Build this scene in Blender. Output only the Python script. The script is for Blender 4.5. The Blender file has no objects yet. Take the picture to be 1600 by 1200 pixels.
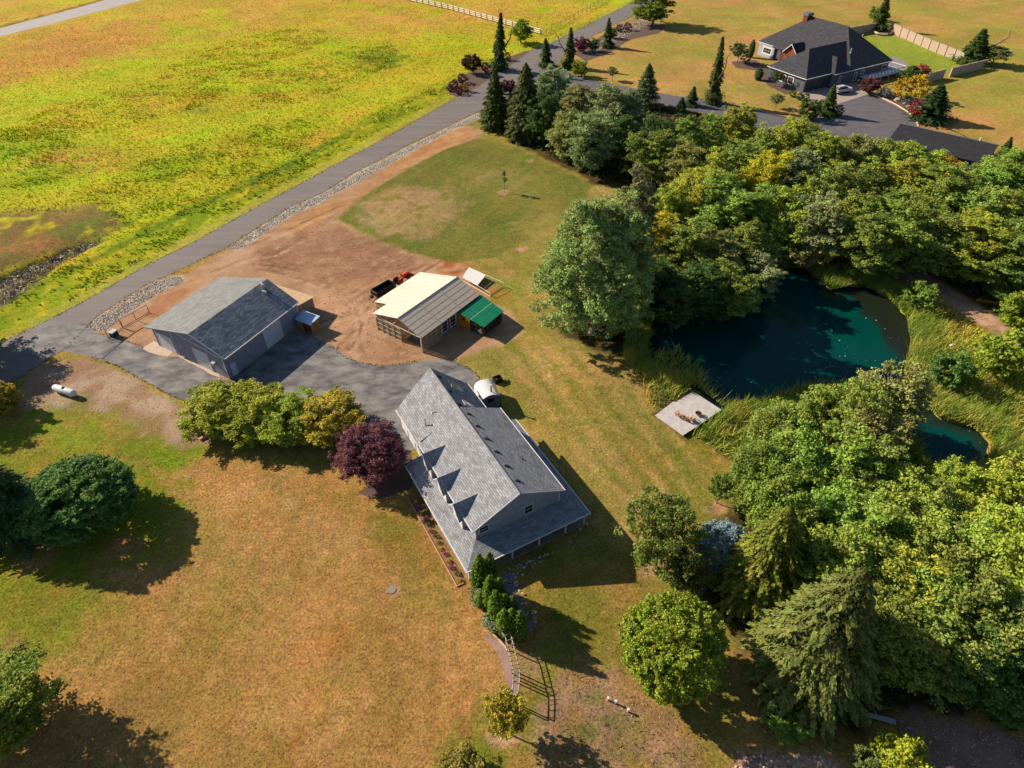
import bpy, bmesh, math, random
import numpy as np
S = bpy.context.scene
COL = S.collection
rad = math.radians

# ---------------------------------------------------------------- camera
F = 1034.89; TH = rad(41.671); ROLL = rad(0.8447); H = 70.0
c_, s_ = math.cos(TH), math.sin(TH); cr_, sr_ = math.cos(ROLL), math.sin(ROLL)
R = np.array([[cr_, sr_, 0], [-sr_, cr_, 0], [0, 0, 1]]) @ np.array([[1, 0, 0], [0, -s_, -c_], [0, c_, -s_]])
from mathutils import Matrix, Vector
cd = bpy.data.cameras.new('camera'); cam = bpy.data.objects.new('camera', cd); COL.objects.link(cam)
cd.sensor_width = 36; cd.lens = 36 * F / 1600; cd.clip_end = 5000; cd.clip_start = 0.5
m = Matrix(((R[0][0], -R[1][0], -R[2][0], 0), (R[0][1], -R[1][1], -R[2][1], 0), (R[0][2], -R[1][2], -R[2][2], H), (0, 0, 0, 1)))
cam.matrix_world = m
S.camera = cam
# ---------------------------------------------------------------- light
SUN_EL = 30.5; SUN_AZ = 154.5          # towards the sun, degrees counter-clockwise from +X
W = bpy.data.worlds.new('World'); S.world = W; W.use_nodes = True
nt = W.node_tree
bg = nt.nodes['Background']; sky = nt.nodes.new('ShaderNodeTexSky'); sky.sky_type = 'NISHITA'; sky.sun_disc = False
sky.sun_elevation = rad(SUN_EL); sky.sun_rotation = rad(90 - SUN_AZ); sky.air_density = 1.0; sky.dust_density = 0.6; sky.ozone_density = 3.0
nt.links.new(sky.outputs[0], bg.inputs[0]); bg.inputs[1].default_value = 0.063
sl = bpy.data.lights.new('sun', 'SUN'); sl.energy = 4.6; sl.angle = rad(0.55); sl.color = (1.0, 0.87, 0.70)
sun = bpy.data.objects.new('sun', sl); COL.objects.link(sun)
sd = Vector((math.cos(rad(SUN_EL)) * math.cos(rad(SUN_AZ)), math.cos(rad(SUN_EL)) * math.sin(rad(SUN_AZ)), math.sin(rad(SUN_EL))))
sun.rotation_euler = sd.to_track_quat('Z', 'Y').to_euler(); sun.location = (0, 0, 120)
S.view_settings.view_transform = 'Standard'; S.view_settings.look = 'None'; S.view_settings.gamma = 1
S.view_settings.exposure = 1.06
S.render.resolution_x = 1024; S.render.resolution_y = 768

# ---------------------------------------------------------------- helpers
def G(u, v, z=0.0):
    "ground point seen at photo pixel u, v (1600 wide)"
    d = np.array([(u - 800) / F, (v - 600) / F, 1.0]) @ R
    t = (z - H) / d[2]
    return np.array([d[0] * t, d[1] * t, z])
def pxm(p): return F / float(np.linalg.norm(np.array([p[0], p[1], 0]) - np.array([0, 0, H])))
def prow(x, y, z):
    v = R @ np.array([x, y, z - H]); return 600 + F * v[1] / v[2]
def U(deg): return np.array([math.cos(rad(deg)), math.sin(rad(deg))])
def lin(c):
    c = np.asarray(c, float) / 255.0
    return np.where(c <= 0.04045, c / 12.92, ((c + 0.055) / 1.055) ** 2.4)
KA = 1.55
def A(r, g, b, k=1.0): return tuple(float(x) for x in np.clip(lin((r, g, b)) / KA * k, 0, .85))

def tag(o, label=None, cat=None, group=None, kind=None):
    if label: o['label'] = label
    if cat: o['category'] = cat
    if group: o['group'] = group
    if kind: o['kind'] = kind
    return o
def empty(name, loc=(0, 0, 0), rz=0.0, label=None, cat=None, group=None):
    o = bpy.data.objects.new(name, None); COL.objects.link(o)
    o.location = tuple(float(x) for x in loc); o.rotation_euler = (0, 0, rz); o.empty_display_size = .3
    return tag(o, label, cat, group)
def copy_tree(o, parent=None):
    c = o.copy(); COL.objects.link(c)
    if parent is not None: c.parent = parent
    for ch in list(o.children): copy_tree(ch, c)
    return c

MATS = {}
def newmat(name):
    m = bpy.data.materials.new(name); m.use_nodes = True
    n = m.node_tree; b = n.nodes['Principled BSDF']
    b.inputs['Specular IOR Level'].default_value = .3
    return m, n, b
def mat(name, col, rough=.7, metal=0.0, var=.12, scale=3.0, bump=0.0, spec=.3):
    "painted or plain surface with faint mottling"
    if name in MATS: return MATS[name]
    m, n, b = newmat(name)
    tc = n.nodes.new('ShaderNodeTexCoord'); no = n.nodes.new('ShaderNodeTexNoise')
    no.inputs['Scale'].default_value = scale; no.inputs['Detail'].default_value = 6
    n.links.new(tc.outputs['Object'], no.inputs['Vector'])
    mr = n.nodes.new('ShaderNodeMapRange'); mr.inputs[1].default_value = .3; mr.inputs[2].default_value = .7
    mr.inputs[3].default_value = 1 - var; mr.inputs[4].default_value = 1 + var
    n.links.new(no.outputs['Fac'], mr.inputs[0])
    mx = n.nodes.new('ShaderNodeVectorMath'); mx.operation = 'SCALE'; mx.inputs[0].default_value = col[:3]
    n.links.new(mr.outputs[0], mx.inputs['Scale']); n.links.new(mx.outputs[0], b.inputs['Base Color'])
    b.inputs['Roughness'].default_value = rough; b.inputs['Metallic'].default_value = metal
    b.inputs['Specular IOR Level'].default_value = spec
    if bump:
        bp = n.nodes.new('ShaderNodeBump'); bp.inputs['Strength'].default_value = bump; bp.inputs['Distance'].default_value = .05
        n.links.new(no.outputs['Fac'], bp.inputs['Height']); n.links.new(bp.outputs[0], b.inputs['Normal'])
    MATS[name] = m; return m
def shingle(name, ca, cb, swap=False, w=.95, h=.3):
    "asphalt shingle courses; rows run along local Y (or X when swap)"
    if name in MATS: return MATS[name]
    m, n, b = newmat(name)
    tc = n.nodes.new('ShaderNodeTexCoord'); sx = n.nodes.new('ShaderNodeSeparateXYZ'); cx = n.nodes.new('ShaderNodeCombineXYZ')
    n.links.new(tc.outputs['Object'], sx.inputs[0])
    n.links.new(sx.outputs[0 if swap else 1], cx.inputs[0]); n.links.new(sx.outputs[1 if swap else 0], cx.inputs[1])
    br = n.nodes.new('ShaderNodeTexBrick'); n.links.new(cx.outputs[0], br.inputs['Vector'])
    br.inputs['Scale'].default_value = 1; br.inputs['Brick Width'].default_value = w; br.inputs['Row Height'].default_value = h
    br.inputs['Mortar Size'].default_value = .03; br.inputs['Mortar Smooth'].default_value = .5; br.inputs['Bias'].default_value = 0
    br.inputs['Color1'].default_value = (*ca, 1); br.inputs['Color2'].default_value = (*cb, 1)
    br.inputs['Mortar'].default_value = (*[x * .6 for x in cb], 1)
    no = n.nodes.new('ShaderNodeTexNoise'); no.inputs['Scale'].default_value = .6; no.inputs['Detail'].default_value = 8; no.inputs['Roughness'].default_value = .75
    n.links.new(tc.outputs['Object'], no.inputs['Vector'])
    mr = n.nodes.new('ShaderNodeMapRange'); mr.inputs[1].default_value = .35; mr.inputs[2].default_value = .65; mr.inputs[3].default_value = .82; mr.inputs[4].default_value = 1.18
    n.links.new(no.outputs['Fac'], mr.inputs[0])
    sc = n.nodes.new('ShaderNodeVectorMath'); sc.operation = 'SCALE'
    n.links.new(br.outputs['Color'], sc.inputs[0]); n.links.new(mr.outputs[0], sc.inputs['Scale']); n.links.new(sc.outputs[0], b.inputs['Base Color'])
    bp = n.nodes.new('ShaderNodeBump'); bp.inputs['Strength'].default_value = .5; bp.inputs['Distance'].default_value = .02; bp.invert = True
    n.links.new(br.outputs['Fac'], bp.inputs['Height']); n.links.new(bp.outputs[0], b.inputs['Normal'])
    b.inputs['Roughness'].default_value = .9
    MATS[name] = m; return m
def lined(name, ca, cb, axis=2, freq=5.0, sharp=True, rough=.6, bump=.4, metal=0):
    "boards, siding or ribbed metal: repeating lines along one local axis"
    if name in MATS: return MATS[name]
    m, n, b = newmat(name)
    tc = n.nodes.new('ShaderNodeTexCoord'); sx = n.nodes.new('ShaderNodeSeparateXYZ'); n.links.new(tc.outputs['Object'], sx.inputs[0])
    mu = n.nodes.new('ShaderNodeMath'); mu.operation = 'MULTIPLY'; mu.inputs[1].default_value = freq
    fr = n.nodes.new('ShaderNodeMath'); fr.operation = 'FRACT'
    if axis == 3:
        ad = n.nodes.new('ShaderNodeMath'); ad.operation = 'ADD'; n.links.new(sx.outputs[0], ad.inputs[0]); n.links.new(sx.outputs[1], ad.inputs[1]); n.links.new(ad.outputs[0], mu.inputs[0])
    else: n.links.new(sx.outputs[axis], mu.inputs[0])
    n.links.new(mu.outputs[0], fr.inputs[0])
    rp = n.nodes.new('ShaderNodeValToRGB'); rp.color_ramp.elements[0].position = 0; rp.color_ramp.elements[0].color = (*cb, 1)
    rp.color_ramp.elements[1].position = .18 if sharp else .6; rp.color_ramp.elements[1].color = (*ca, 1)
    n.links.new(fr.outputs[0], rp.inputs[0])
    no = n.nodes.new('ShaderNodeTexNoise'); no.inputs['Scale'].default_value = 1.3; no.inputs['Detail'].default_value = 6; n.links.new(tc.outputs['Object'], no.inputs['Vector'])
    mr = n.nodes.new('ShaderNodeMapRange'); mr.inputs[1].default_value = .3; mr.inputs[2].default_value = .7; mr.inputs[3].default_value = .86; mr.inputs[4].default_value = 1.14
    n.links.new(no.outputs['Fac'], mr.inputs[0])
    sc = n.nodes.new('ShaderNodeVectorMath'); sc.operation = 'SCALE'; n.links.new(rp.outputs[0], sc.inputs[0]); n.links.new(mr.outputs[0], sc.inputs['Scale'])
    n.links.new(sc.outputs[0], b.inputs['Base Color'])
    bp = n.nodes.new('ShaderNodeBump'); bp.inputs['Strength'].default_value = bump; bp.inputs['Distance'].default_value = .03
    n.links.new(fr.outputs[0], bp.inputs['Height']); n.links.new(bp.outputs[0], b.inputs['Normal'])
    b.inputs['Roughness'].default_value = rough; b.inputs['Metallic'].default_value = metal
    MATS[name] = m; return m

class MB:
    def __init__(s): s.v = []; s.f = []; s.mi = []; s.m = 0
    def poly(s, pts):
        k = len(s.v); s.v += [tuple(float(x) for x in p) for p in pts]; s.f.append(tuple(range(k, k + len(pts)))); s.mi.append(s.m); return s
    def mesh(s, vs, fs):
        k = len(s.v); s.v += [tuple(float(x) for x in p) for p in vs]
        for f in fs: s.f.append(tuple(k + i for i in f)); s.mi.append(s.m)
        return s
    def box(s, x0, x1, y0, y1, z0, z1):
        vs = [(x0, y0, z0), (x1, y0, z0), (x1, y1, z0), (x0, y1, z0), (x0, y0, z1), (x1, y0, z1), (x1, y1, z1), (x0, y1, z1)]
        return s.mesh(vs, [(0, 3, 2, 1), (4, 5, 6, 7), (0, 1, 5, 4), (1, 2, 6, 5), (2, 3, 7, 6), (3, 0, 4, 7)])
    def slab(s, pts, t):
        "thick sheet: pts is its top outline, t its thickness straight down"
        n = len(pts); vs = [tuple(p) for p in pts] + [(p[0], p[1], p[2] - t) for p in pts]
        fs = [tuple(range(n)), tuple(range(2 * n - 1, n - 1, -1))] + [(i, i + n, (i + 1) % n + n, (i + 1) % n) for i in range(n)]
        return s.mesh(vs, fs)
    def prism(s, pts2, z0, z1):
        return s.slab([(p[0], p[1], z1) for p in pts2], z1 - z0)
    def tube(s, p0, p1, r0, r1=None, n=8):
        r1 = r0 if r1 is None else r1
        p0 = Vector([float(x) for x in p0]); p1 = Vector([float(x) for x in p1]); d = (p1 - p0)
        if d.length < 1e-6: return s
        q = d.to_track_quat('Z', 'Y'); vs = []
        for p, r in ((p0, r0), (p1, r1)):
            for i in range(n):
                a = 2 * math.pi * i / n; vs.append(tuple(p + q @ Vector((r * math.cos(a), r * math.sin(a), 0))))
        fs = [(i, (i + 1) % n, n + (i + 1) % n, n + i) for i in range(n)] + [tuple(range(n - 1, -1, -1)), tuple(range(n, 2 * n))]
        return s.mesh(vs, fs)
    def bar(s, p0, p1, w, h=None):
        "square bar between two points"
        return s.tube(p0, p1, w * .7071, n=4)
    def build(s, name, mats, parent=None, loc=None, smooth=False):
        me = bpy.data.meshes.new(name); me.from_pydata(s.v, [], s.f)
        if not isinstance(mats, (list, tuple)): mats = [mats]
        for m in mats: me.materials.append(m)
        me.polygons.foreach_set('material_index', s.mi)
        if smooth: me.polygons.foreach_set('use_smooth', [True] * len(s.f))
        me.update(); bm = bmesh.new(); bm.from_mesh(me); bmesh.ops.recalc_face_normals(bm, faces=bm.faces); bm.to_mesh(me); bm.free()
        o = bpy.data.objects.new(name, me); COL.objects.link(o)
        if parent is not None: o.parent = parent
        if loc is not None: o.location = loc
        return o

def dome(r, hgt, n=16, k=6, squash=1.0):
    vs = []; fs = []
    for j in range(k):
        a = (math.pi / 2) * j / k
        for i in range(n): t = 2 * math.pi * i / n; vs.append((r * math.cos(a) * math.cos(t), r * math.cos(a) * math.sin(t) * squash, hgt * math.sin(a)))
    vs.append((0, 0, hgt))
    for j in range(k - 1):
        for i in range(n): fs.append((j * n + i, j * n + (i + 1) % n, (j + 1) * n + (i + 1) % n, (j + 1) * n + i))
    for i in range(n): fs.append(((k - 1) * n + i, (k - 1) * n + (i + 1) % n, len(vs) - 1))
    return vs, fs

# ---------------------------------------------------------------- noise in numpy
_rs = np.random.RandomState(7); _LAT = _rs.rand(256, 256)
def vnoise(x, y):
    xi = np.floor(x).astype(int); yi = np.floor(y).astype(int); fx = x - xi; fy = y - yi
    fx = fx * fx * (3 - 2 * fx); fy = fy * fy * (3 - 2 * fy)
    a = _LAT[xi & 255, yi & 255]; b = _LAT[(xi + 1) & 255, yi & 255]; c = _LAT[xi & 255, (yi + 1) & 255]; d = _LAT[(xi + 1) & 255, (yi + 1) & 255]
    return (a * (1 - fx) + b * fx) * (1 - fy) + (c * (1 - fx) + d * fx) * fy
def fbm(x, y, o=4, seed=0):
    x = x + seed * 17.3; y = y + seed * 9.1; s = 0; a = .5; t = 0
    for i in range(o): s = s + a * vnoise(x, y); t += a; a *= .55; x = x * 2.03 + 5.1; y = y * 2.03 + 3.7
    return s / t
def smooth(e0, e1, x): t = np.clip((x - e0) / (e1 - e0), 0, 1); return t * t * (3 - 2 * t)
def sdist(x, y, P):
    "signed distance (+ inside) to polygon P"
    ins = np.zeros(x.shape, bool); dm = np.full(x.shape, 1e9)
    for i in range(len(P)):
        x0, y0 = P[i - 1]; x1, y1 = P[i]
        c = ((y0 > y) != (y1 > y)) & (x < (x1 - x0) * (y - y0) / (y1 - y0 + 1e-12) + x0); ins ^= c
        dx, dy = x1 - x0, y1 - y0; t = np.clip(((x - x0) * dx + (y - y0) * dy) / (dx * dx + dy * dy + 1e-12), 0, 1)
        dm = np.minimum(dm, (x - x0 - t * dx) ** 2 + (y - y0 - t * dy) ** 2)
    dm = np.sqrt(dm); return np.where(ins, dm, -dm)
def W2(pts): return [tuple(G(u, v)[:2]) for u, v in pts]
def ell(u, v, a, b, rot=0, n=14):
    r = rad(rot)
    return [(u + a * math.cos(t) * math.cos(r) - b * math.sin(t) * math.sin(r), v + a * math.cos(t) * math.sin(r) + b * math.sin(t) * math.cos(r)) for t in [2 * math.pi * i / n for i in range(n)]]

# ---------------------------------------------------------------- GROUND
# the land's own patches of grass, straw and soil: outline, softness (m), two colours, noise scale (m), opacity, streak (angle, width)
road_up = [(1010, -9), (997, 0), (864, 66), (832, 77), (783, 112), (741, 138), (710, 154), (619, 206), (550, 243), (385, 332), (297, 381), (217, 420), (168, 450), (105, 485), (60, 507), (-80, 575), (-300, 690)]
road_lo = [(1075, -12), (1040, 0), (990, 24), (927, 56), (880, 88), (862, 118), (830, 140), (748, 174), (640, 225), (550, 272), (500, 303), (455, 322), (357, 385), (224, 448), (154, 492), (138, 508), (100, 545), (30, 590), (-120, 670), (-300, 780)]
Y, Tn, Gn = (196, 184, 30), (206, 152, 62), (128, 160, 20)
LAY = [
 ('wide', [(-2500, -290), (4000, -290), (4000, 3000), (-2500, 3000)], 1, (170, 136, 68), (148, 134, 58), 16, 1, None),
 ('field', [(-1500, -200), (1350, -200), (1010, -9), (864, 66), (783, 112), (710, 154), (550, 243), (297, 381), (60, 507), (-300, 690), (-1500, 900)], .5, (180, 188, 28), (198, 176, 44), 18, 1, (15, 3)),
 ('f', [(-500, -200), (1100, -200), (900, 30), (700, 50), (560, 62), (450, 52), (300, 60), (150, 95), (-300, 150)], 12, (212, 160, 72), (196, 166, 54), 18, .9, (15, 3)),
 ('f', ell(70, 85, 190, 34, -14), 9, (208, 146, 70), (200, 150, 62), 14, .9, (15, 2)),
 ('f', ell(122, 246, 80, 22, 8), 5, (200, 142, 66), (188, 150, 50), 8, .85, (15, 2)),
 ('f', ell(240, 165, 50, 10, -10), 4, (198, 148, 60), (190, 160, 40), 8, .7, None),
 ('f', ell(15, 245, 110, 50, 0), 8, (140, 178, 22), (165, 175, 24), 9, .85, None),
 ('f', ell(390, 80, 130, 30, -12), 7, (186, 192, 24), (200, 172, 40), 9, .6, None),
 ('f', ell(220, 160, 230, 32, -14), 8, (178, 190, 22), (200, 168, 44), 10, .65, None),
 ('f', ell(300, 270, 210, 46, -20), 8, (158, 176, 26), (184, 172, 36), 12, .7, None),
 ('f', ell(505, 118, 130, 30, -20), 8, (164, 178, 28), (204, 166, 54), 9, .6, None),
 ('f', ell(595, 92, 42, 16, 0), 4, (112, 134, 28), (140, 150, 28), 5, .8, None),
 ('f', ell(305, 172, 26, 7, 0), 2.5, (104, 130, 40), (140, 150, 40), 3, .7, None),
 ('f', ell(520, 205, 70, 16, -30), 6, (204, 152, 62), (200, 160, 60), 8, .6, None),
 ('f', [(0, 40), (170, -4), (200, -2), (60, 40), (0, 56)], 1, (90, 92, 32), (120, 110, 40), 4, .8, None),
 ('verge', [(-100, 570), (-60, 480), (60, 440), (150, 395), (290, 322), (430, 262), (550, 195), (690, 128), (770, 92), (800, 90), (712, 143), (560, 226), (300, 366), (70, 492)], 2, (116, 140, 22), (150, 156, 24), 5, .9, (24, 1.2)),
 ('verge', [(60, 440), (150, 398), (290, 325), (430, 264), (560, 195), (560, 205), (430, 274), (290, 338), (150, 410), (60, 452)], 1, (86, 112, 22), (110, 130, 24), 4, .75, None),
 ('verge', [(-60, 560), (60, 496), (290, 369), (550, 231), (700, 150), (832, 74), (990, -4), (1010, -4), (864, 68), (741, 140), (550, 244), (290, 384), (60, 510)], .8, (176, 162, 70), (150, 152, 56), 5, .9, (24, 1)),
 ('hump', [(-120, 345), (0, 332), (150, 322), (208, 345), (160, 372), (60, 412), (-120, 470)], 3, (112, 112, 50), (132, 106, 58), 6, .95, None),
 ('hump', ell(20, 392, 70, 16, -10), 3, (170, 118, 66), (140, 110, 60), 4, .8, None),
 ('ditch', [(-120, 500), (0, 432), (60, 408), (130, 380), (160, 378), (100, 408), (20, 470), (-120, 540)], 1.0, (70, 66, 60), (96, 90, 78), 2, .95, None),
 ('nlawn', [(1075, -20), (1350, -200), (2600, -150), (2600, 500), (1600, 330), (1440, 215), (1200, 195), (1050, 158), (880, 100), (927, 56)], 1, (196, 146, 84), (168, 148, 66), 22, 1, (20, 3)),
 ('nlawn', ell(1060, 60, 90, 30, 10), 6, (160, 148, 62), (180, 146, 74), 8, .8, (20, 2)),
 ('nlawn', ell(1150, 30, 60, 16, 0), 6, (160, 152, 60), (176, 150, 70), 9, .7, (20, 2)),
 ('nlawn', ell(1560, 120, 120, 60, 20), 10, (150, 150, 56), (172, 150, 66), 14, .8, (20, 2)),
 ('nlawn', ell(1530, 30, 110, 22, 8), 8, (160, 152, 62), (180, 150, 72), 14, .7, (20, 2)),
 ('nlawn', ell(1160, 150, 90, 22, 8), 4, (150, 140, 62), (180, 142, 80), 8, .8, None),
 ('ngreen', [(1330, 62), (1345, 50), (1398, 56), (1502, 98), (1497, 106), (1478, 114), (1450, 121), (1412, 113), (1380, 96)], .6, (142, 156, 48), (152, 158, 58), 8, .97, None),
 ('elawn', [(700, 410), (905, 330), (925, 285), (1060, 290), (960, 560), (1010, 600), (1060, 690), (1170, 745), (1180, 810), (1000, 930), (760, 800), (700, 600)], 2, (182, 144, 84), (146, 134, 62), 9, 1, (-52, 1.6)),
 ('elawn', [(760, 440), (820, 420), (870, 520), (830, 560), (780, 520)], 5, (142, 138, 52), (168, 142, 64), 6, .8, None),
 ('elawn', [(1060, 700), (1170, 745), (1180, 800), (1090, 830), (1000, 760), (950, 700)], 5, (134, 132, 50), (150, 130, 60), 6, .8, (-52, 1.4)),
 ('elawn', [(880, 560), (990, 680), (1080, 790), (1060, 800), (960, 700), (860, 580)], 2.5, (132, 130, 48), (160, 138, 62), 5, .65, (-52, 1.2)),
 ('elawn', [(740, 560), (800, 600), (860, 690), (930, 760), (960, 800), (900, 770), (800, 640)], 3, (136, 132, 50), (160, 138, 62), 5, .8, None),
 ('dirt', [(352, 388), (500, 306), (640, 228), (712, 188), (755, 205), (745, 220), (640, 262), (560, 310), (527, 342), (600, 380), (655, 398), (722, 412), (750, 440), (805, 500), (822, 518), (760, 548), (712, 562), (655, 568), (600, 575), (555, 568), (500, 545), (470, 512), (350, 592), (262, 562), (160, 528), (136, 508), (200, 470), (300, 425)], .9, (194, 156, 122), (172, 134, 102), 7, 1, (18, 1.4)),
 ('dirt', [(395, 392), (500, 345), (530, 350), (600, 387), (690, 412), (620, 440), (585, 470), (540, 470), (480, 440), (400, 425)], 1, (158, 116, 86), (174, 132, 102), 8, .95, (12, .9)),
 ('dirt', [(560, 300), (640, 232), (705, 194), (748, 203), (738, 219), (640, 258), (545, 318), (470, 360), (440, 352)], 1.5, (206, 156, 106), (182, 128, 78), 2.5, .9, (30, .8)),
 ('dirt', [(235, 440), (330, 430), (230, 512), (170, 525), (150, 505)], 1.5, (176, 122, 86), (198, 156, 118), 3, .85, None),
 ('dirt', ell(708, 418, 28, 13, 10), 1, (160, 86, 40), (176, 108, 56), 1.5, .9, None),
 ('dirt', ell(580, 545, 55, 16, 5), 2, (150, 108, 78), (178, 134, 100), 2, .7, None),
 ('dirt', [(470, 470), (560, 440), (575, 480), (560, 520), (500, 530)], 3, (206, 160, 124), (184, 140, 104), 1.8, .8, None),
 ('dirt', [(740, 445), (790, 452), (800, 475), (760, 480)], 1.2, (172, 124, 56), (150, 128, 50), 1.5, .9, None),
 ('rockstrip', [(358, 386), (455, 323), (500, 303), (550, 273), (640, 227), (748, 175), (752, 184), (700, 207), (640, 240), (500, 317), (455, 337), (372, 393)], .3, (196, 180, 160), (160, 144, 126), 1, 1, None),
 ('rockstrip', [(138, 508), (154, 494), (225, 448), (262, 430), (288, 432), (286, 442), (240, 464), (190, 497), (160, 519), (142, 518)], .3, (190, 172, 150), (156, 138, 118), 1, 1, None),
 ('clawn', [(527, 342), (575, 302), (640, 262), (700, 232), (745, 216), (800, 228), (880, 266), (928, 287), (905, 332), (820, 378), (770, 402), (705, 411), (650, 396), (600, 378)], .35, (112, 116, 48), (132, 124, 56), 8, 1, (60, 1.2)),
 ('clawn', [(562, 318), (625, 292), (700, 298), (722, 318), (705, 350), (660, 376), (600, 370), (560, 348)], 2.2, (184, 146, 104), (164, 136, 84), 3, .85, (60, .7)),
 ('clawn', ell(790, 285, 60, 18, 5), 4, (158, 136, 82), (130, 124, 58), 4, .7, None),
 ('clawn', ell(850, 350, 60, 22, -25), 4, (150, 132, 62), (168, 140, 74), 5, .6, None),
 ('pad', [(50, 568), (140, 562), (182, 576), (224, 602), (273, 630), (300, 645), (332, 668), (336, 688), (288, 704), (232, 690), (200, 664), (172, 648), (100, 640), (20, 648)], .7, (184, 158, 132), (164, 128, 100), 4, 1, None),
 ('pad', [(160, 625), (200, 632), (240, 662), (290, 695), (230, 688), (200, 664), (172, 648)], 1, (170, 124, 90), (150, 112, 84), 2, .8, None),
 ('swlawn', [(-900, 640), (60, 642), (172, 650), (232, 692), (300, 706), (560, 740), (640, 790), (730, 900), (790, 1000), (800, 1100), (700, 1180), (640, 1300), (-900, 1400)], 1, (188, 138, 78), (162, 128, 66), 7, 1, (88, .9)),
 ('swlawn', [(-300, 640), (60, 642), (172, 650), (240, 694), (300, 712), (270, 760), (290, 840), (190, 930), (120, 1010), (0, 1010), (-300, 1000)], 6, (126, 134, 30), (156, 136, 50), 8, .95, None),
 ('swlawn', [(60, 642), (172, 650), (240, 694), (310, 710), (280, 740), (150, 700), (60, 690)], 3, (118, 140, 26), (130, 140, 34), 5, .8, None),
 ('swlawn', ell(120, 940, 80, 50, -30), 5, (132, 132, 40), (160, 130, 54), 5, .7, None),
 ('swlawn', [(480, 740), (640, 780), (735, 900), (745, 965), (690, 940), (600, 860), (530, 800)], 4, (132, 120, 44), (160, 126, 58), 5, .85, None),
 ('swlawn', ell(620, 925, 70, 24, 10), 5, (140, 120, 56), (166, 130, 66), 4, .7, None),
 ('swlawn', ell(400, 1000, 160, 90, 10), 10, (200, 148, 90), (174, 126, 66), 6, .7, (88, .8)),
 ('swlawn', ell(520, 1110, 120, 60, 0), 10, (184, 120, 58), (176, 126, 66), 7, .5, (88, .8)),
 ('swlawn', ell(565, 1010, 70, 44, 20), 4, (146, 104, 44), (166, 120, 60), 3, .7, None),
 ('swlawn', ell(300, 1060, 110, 36, -15), 5, (150, 110, 50), (176, 130, 70), 4, .7, None),
 ('swlawn', ell(455, 830, 95, 30, 25), 5, (206, 160, 102), (188, 142, 84), 4, .7, None),
 ('swlawn', ell(360, 955, 44, 60, 0), 4, (138, 124, 52), (160, 130, 62), 3, .65, None),
 ('swlawn', ell(640, 1060, 60, 50, 0), 5, (134, 122, 56), (164, 130, 66), 3, .6, None),
 ('swlawn', ell(480, 1150, 70, 36, 10), 4, (206, 156, 100), (160, 112, 52), 3, .6, None),
 ('swlawn', ell(250, 960, 60, 30, -30), 4, (200, 150, 92), (158, 128, 56), 3, .6, None),
 ('slawn', [(745, 900), (830, 880), (1000, 850), (1060, 1000), (1180, 1110), (1300, 1160), (1300, 1400), (640, 1400), (690, 1170), (800, 1100), (815, 1040)], 1, (166, 130, 68), (136, 122, 50), 6, 1, None),
 ('slawn', [(800, 880), (1000, 830), (1040, 930), (960, 1000), (880, 1010), (830, 980)], 5, (122, 118, 44), (150, 124, 58), 6, .9, None),
 ('slawn', [(840, 1020), (900, 1000), (860, 1080), (850, 1130), (820, 1130)], 1.5, (116, 128, 28), (130, 128, 40), 3, .9, None),
 ('slawn', [(690, 1170), (740, 1110), (800, 1090), (830, 1120), (800, 1150), (770, 1220), (660, 1230)], 2, (112, 126, 38), (130, 128, 44), 4, .9, None),
 ('slawn', [(830, 1040), (960, 1050), (1060, 1110), (1130, 1170), (1060, 1260), (880, 1260), (850, 1150)], 2.5, (172, 134, 102), (150, 118, 82), 2.2, .9, None),
 ('slawn', ell(935, 1130, 45, 40, 0), 2, (112, 116, 48), (134, 118, 58), 2, .9, None),
 ('slawn', ell(1110, 1140, 80, 30, 10), 3, (150, 130, 54), (174, 136, 72), 3, .8, None),
 ('slawn', [(1130, 1215), (1150, 1185), (1190, 1168), (1250, 1175), (1300, 1180), (1330, 1200), (1340, 1250), (1130, 1260)], .6, (196, 152, 118), (166, 122, 92), 1.0, 1, None),
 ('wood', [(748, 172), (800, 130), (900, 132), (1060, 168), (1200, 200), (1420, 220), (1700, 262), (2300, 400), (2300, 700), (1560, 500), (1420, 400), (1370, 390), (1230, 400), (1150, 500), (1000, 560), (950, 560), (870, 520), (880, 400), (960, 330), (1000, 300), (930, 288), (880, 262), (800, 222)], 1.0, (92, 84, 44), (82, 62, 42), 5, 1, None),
 ('wood', [(1005, 288), (1055, 288), (1048, 330), (1018, 350)], .8, (186, 142, 76), (170, 140, 60), 3, 1, None),
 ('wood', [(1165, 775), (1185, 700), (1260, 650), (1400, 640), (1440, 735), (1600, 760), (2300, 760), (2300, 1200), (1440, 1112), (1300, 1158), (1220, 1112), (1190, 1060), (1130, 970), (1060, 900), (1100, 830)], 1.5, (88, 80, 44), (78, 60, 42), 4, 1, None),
 ('reedbank', [(1230, 400), (1370, 392), (1420, 470), (1560, 560), (2100, 640), (2300, 760), (1600, 760), (1560, 720), (1560, 680), (1440, 640), (1400, 500), (1320, 450)], 1, (150, 148, 44), (160, 132, 60), 5, 1, None),
 ('reedbank', [(985, 560), (1060, 560), (1120, 600), (1180, 650), (1260, 640), (1180, 740), (1070, 690), (1020, 640)], 1, (128, 122, 46), (120, 100, 56), 4, 1, None),
 ('bank', [(985, 548), (998, 560), (1030, 640), (1018, 648), (998, 600), (980, 570)], .5, (190, 130, 74), (150, 110, 70), 2, .8, None),
 ('path', [(1350, 385), (1395, 398), (1470, 438), (1560, 498), (1700, 590), (1700, 620), (1560, 522), (1500, 490), (1430, 448), (1370, 415)], 1, (204, 164, 136), (180, 138, 110), 2, 1, None),
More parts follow.
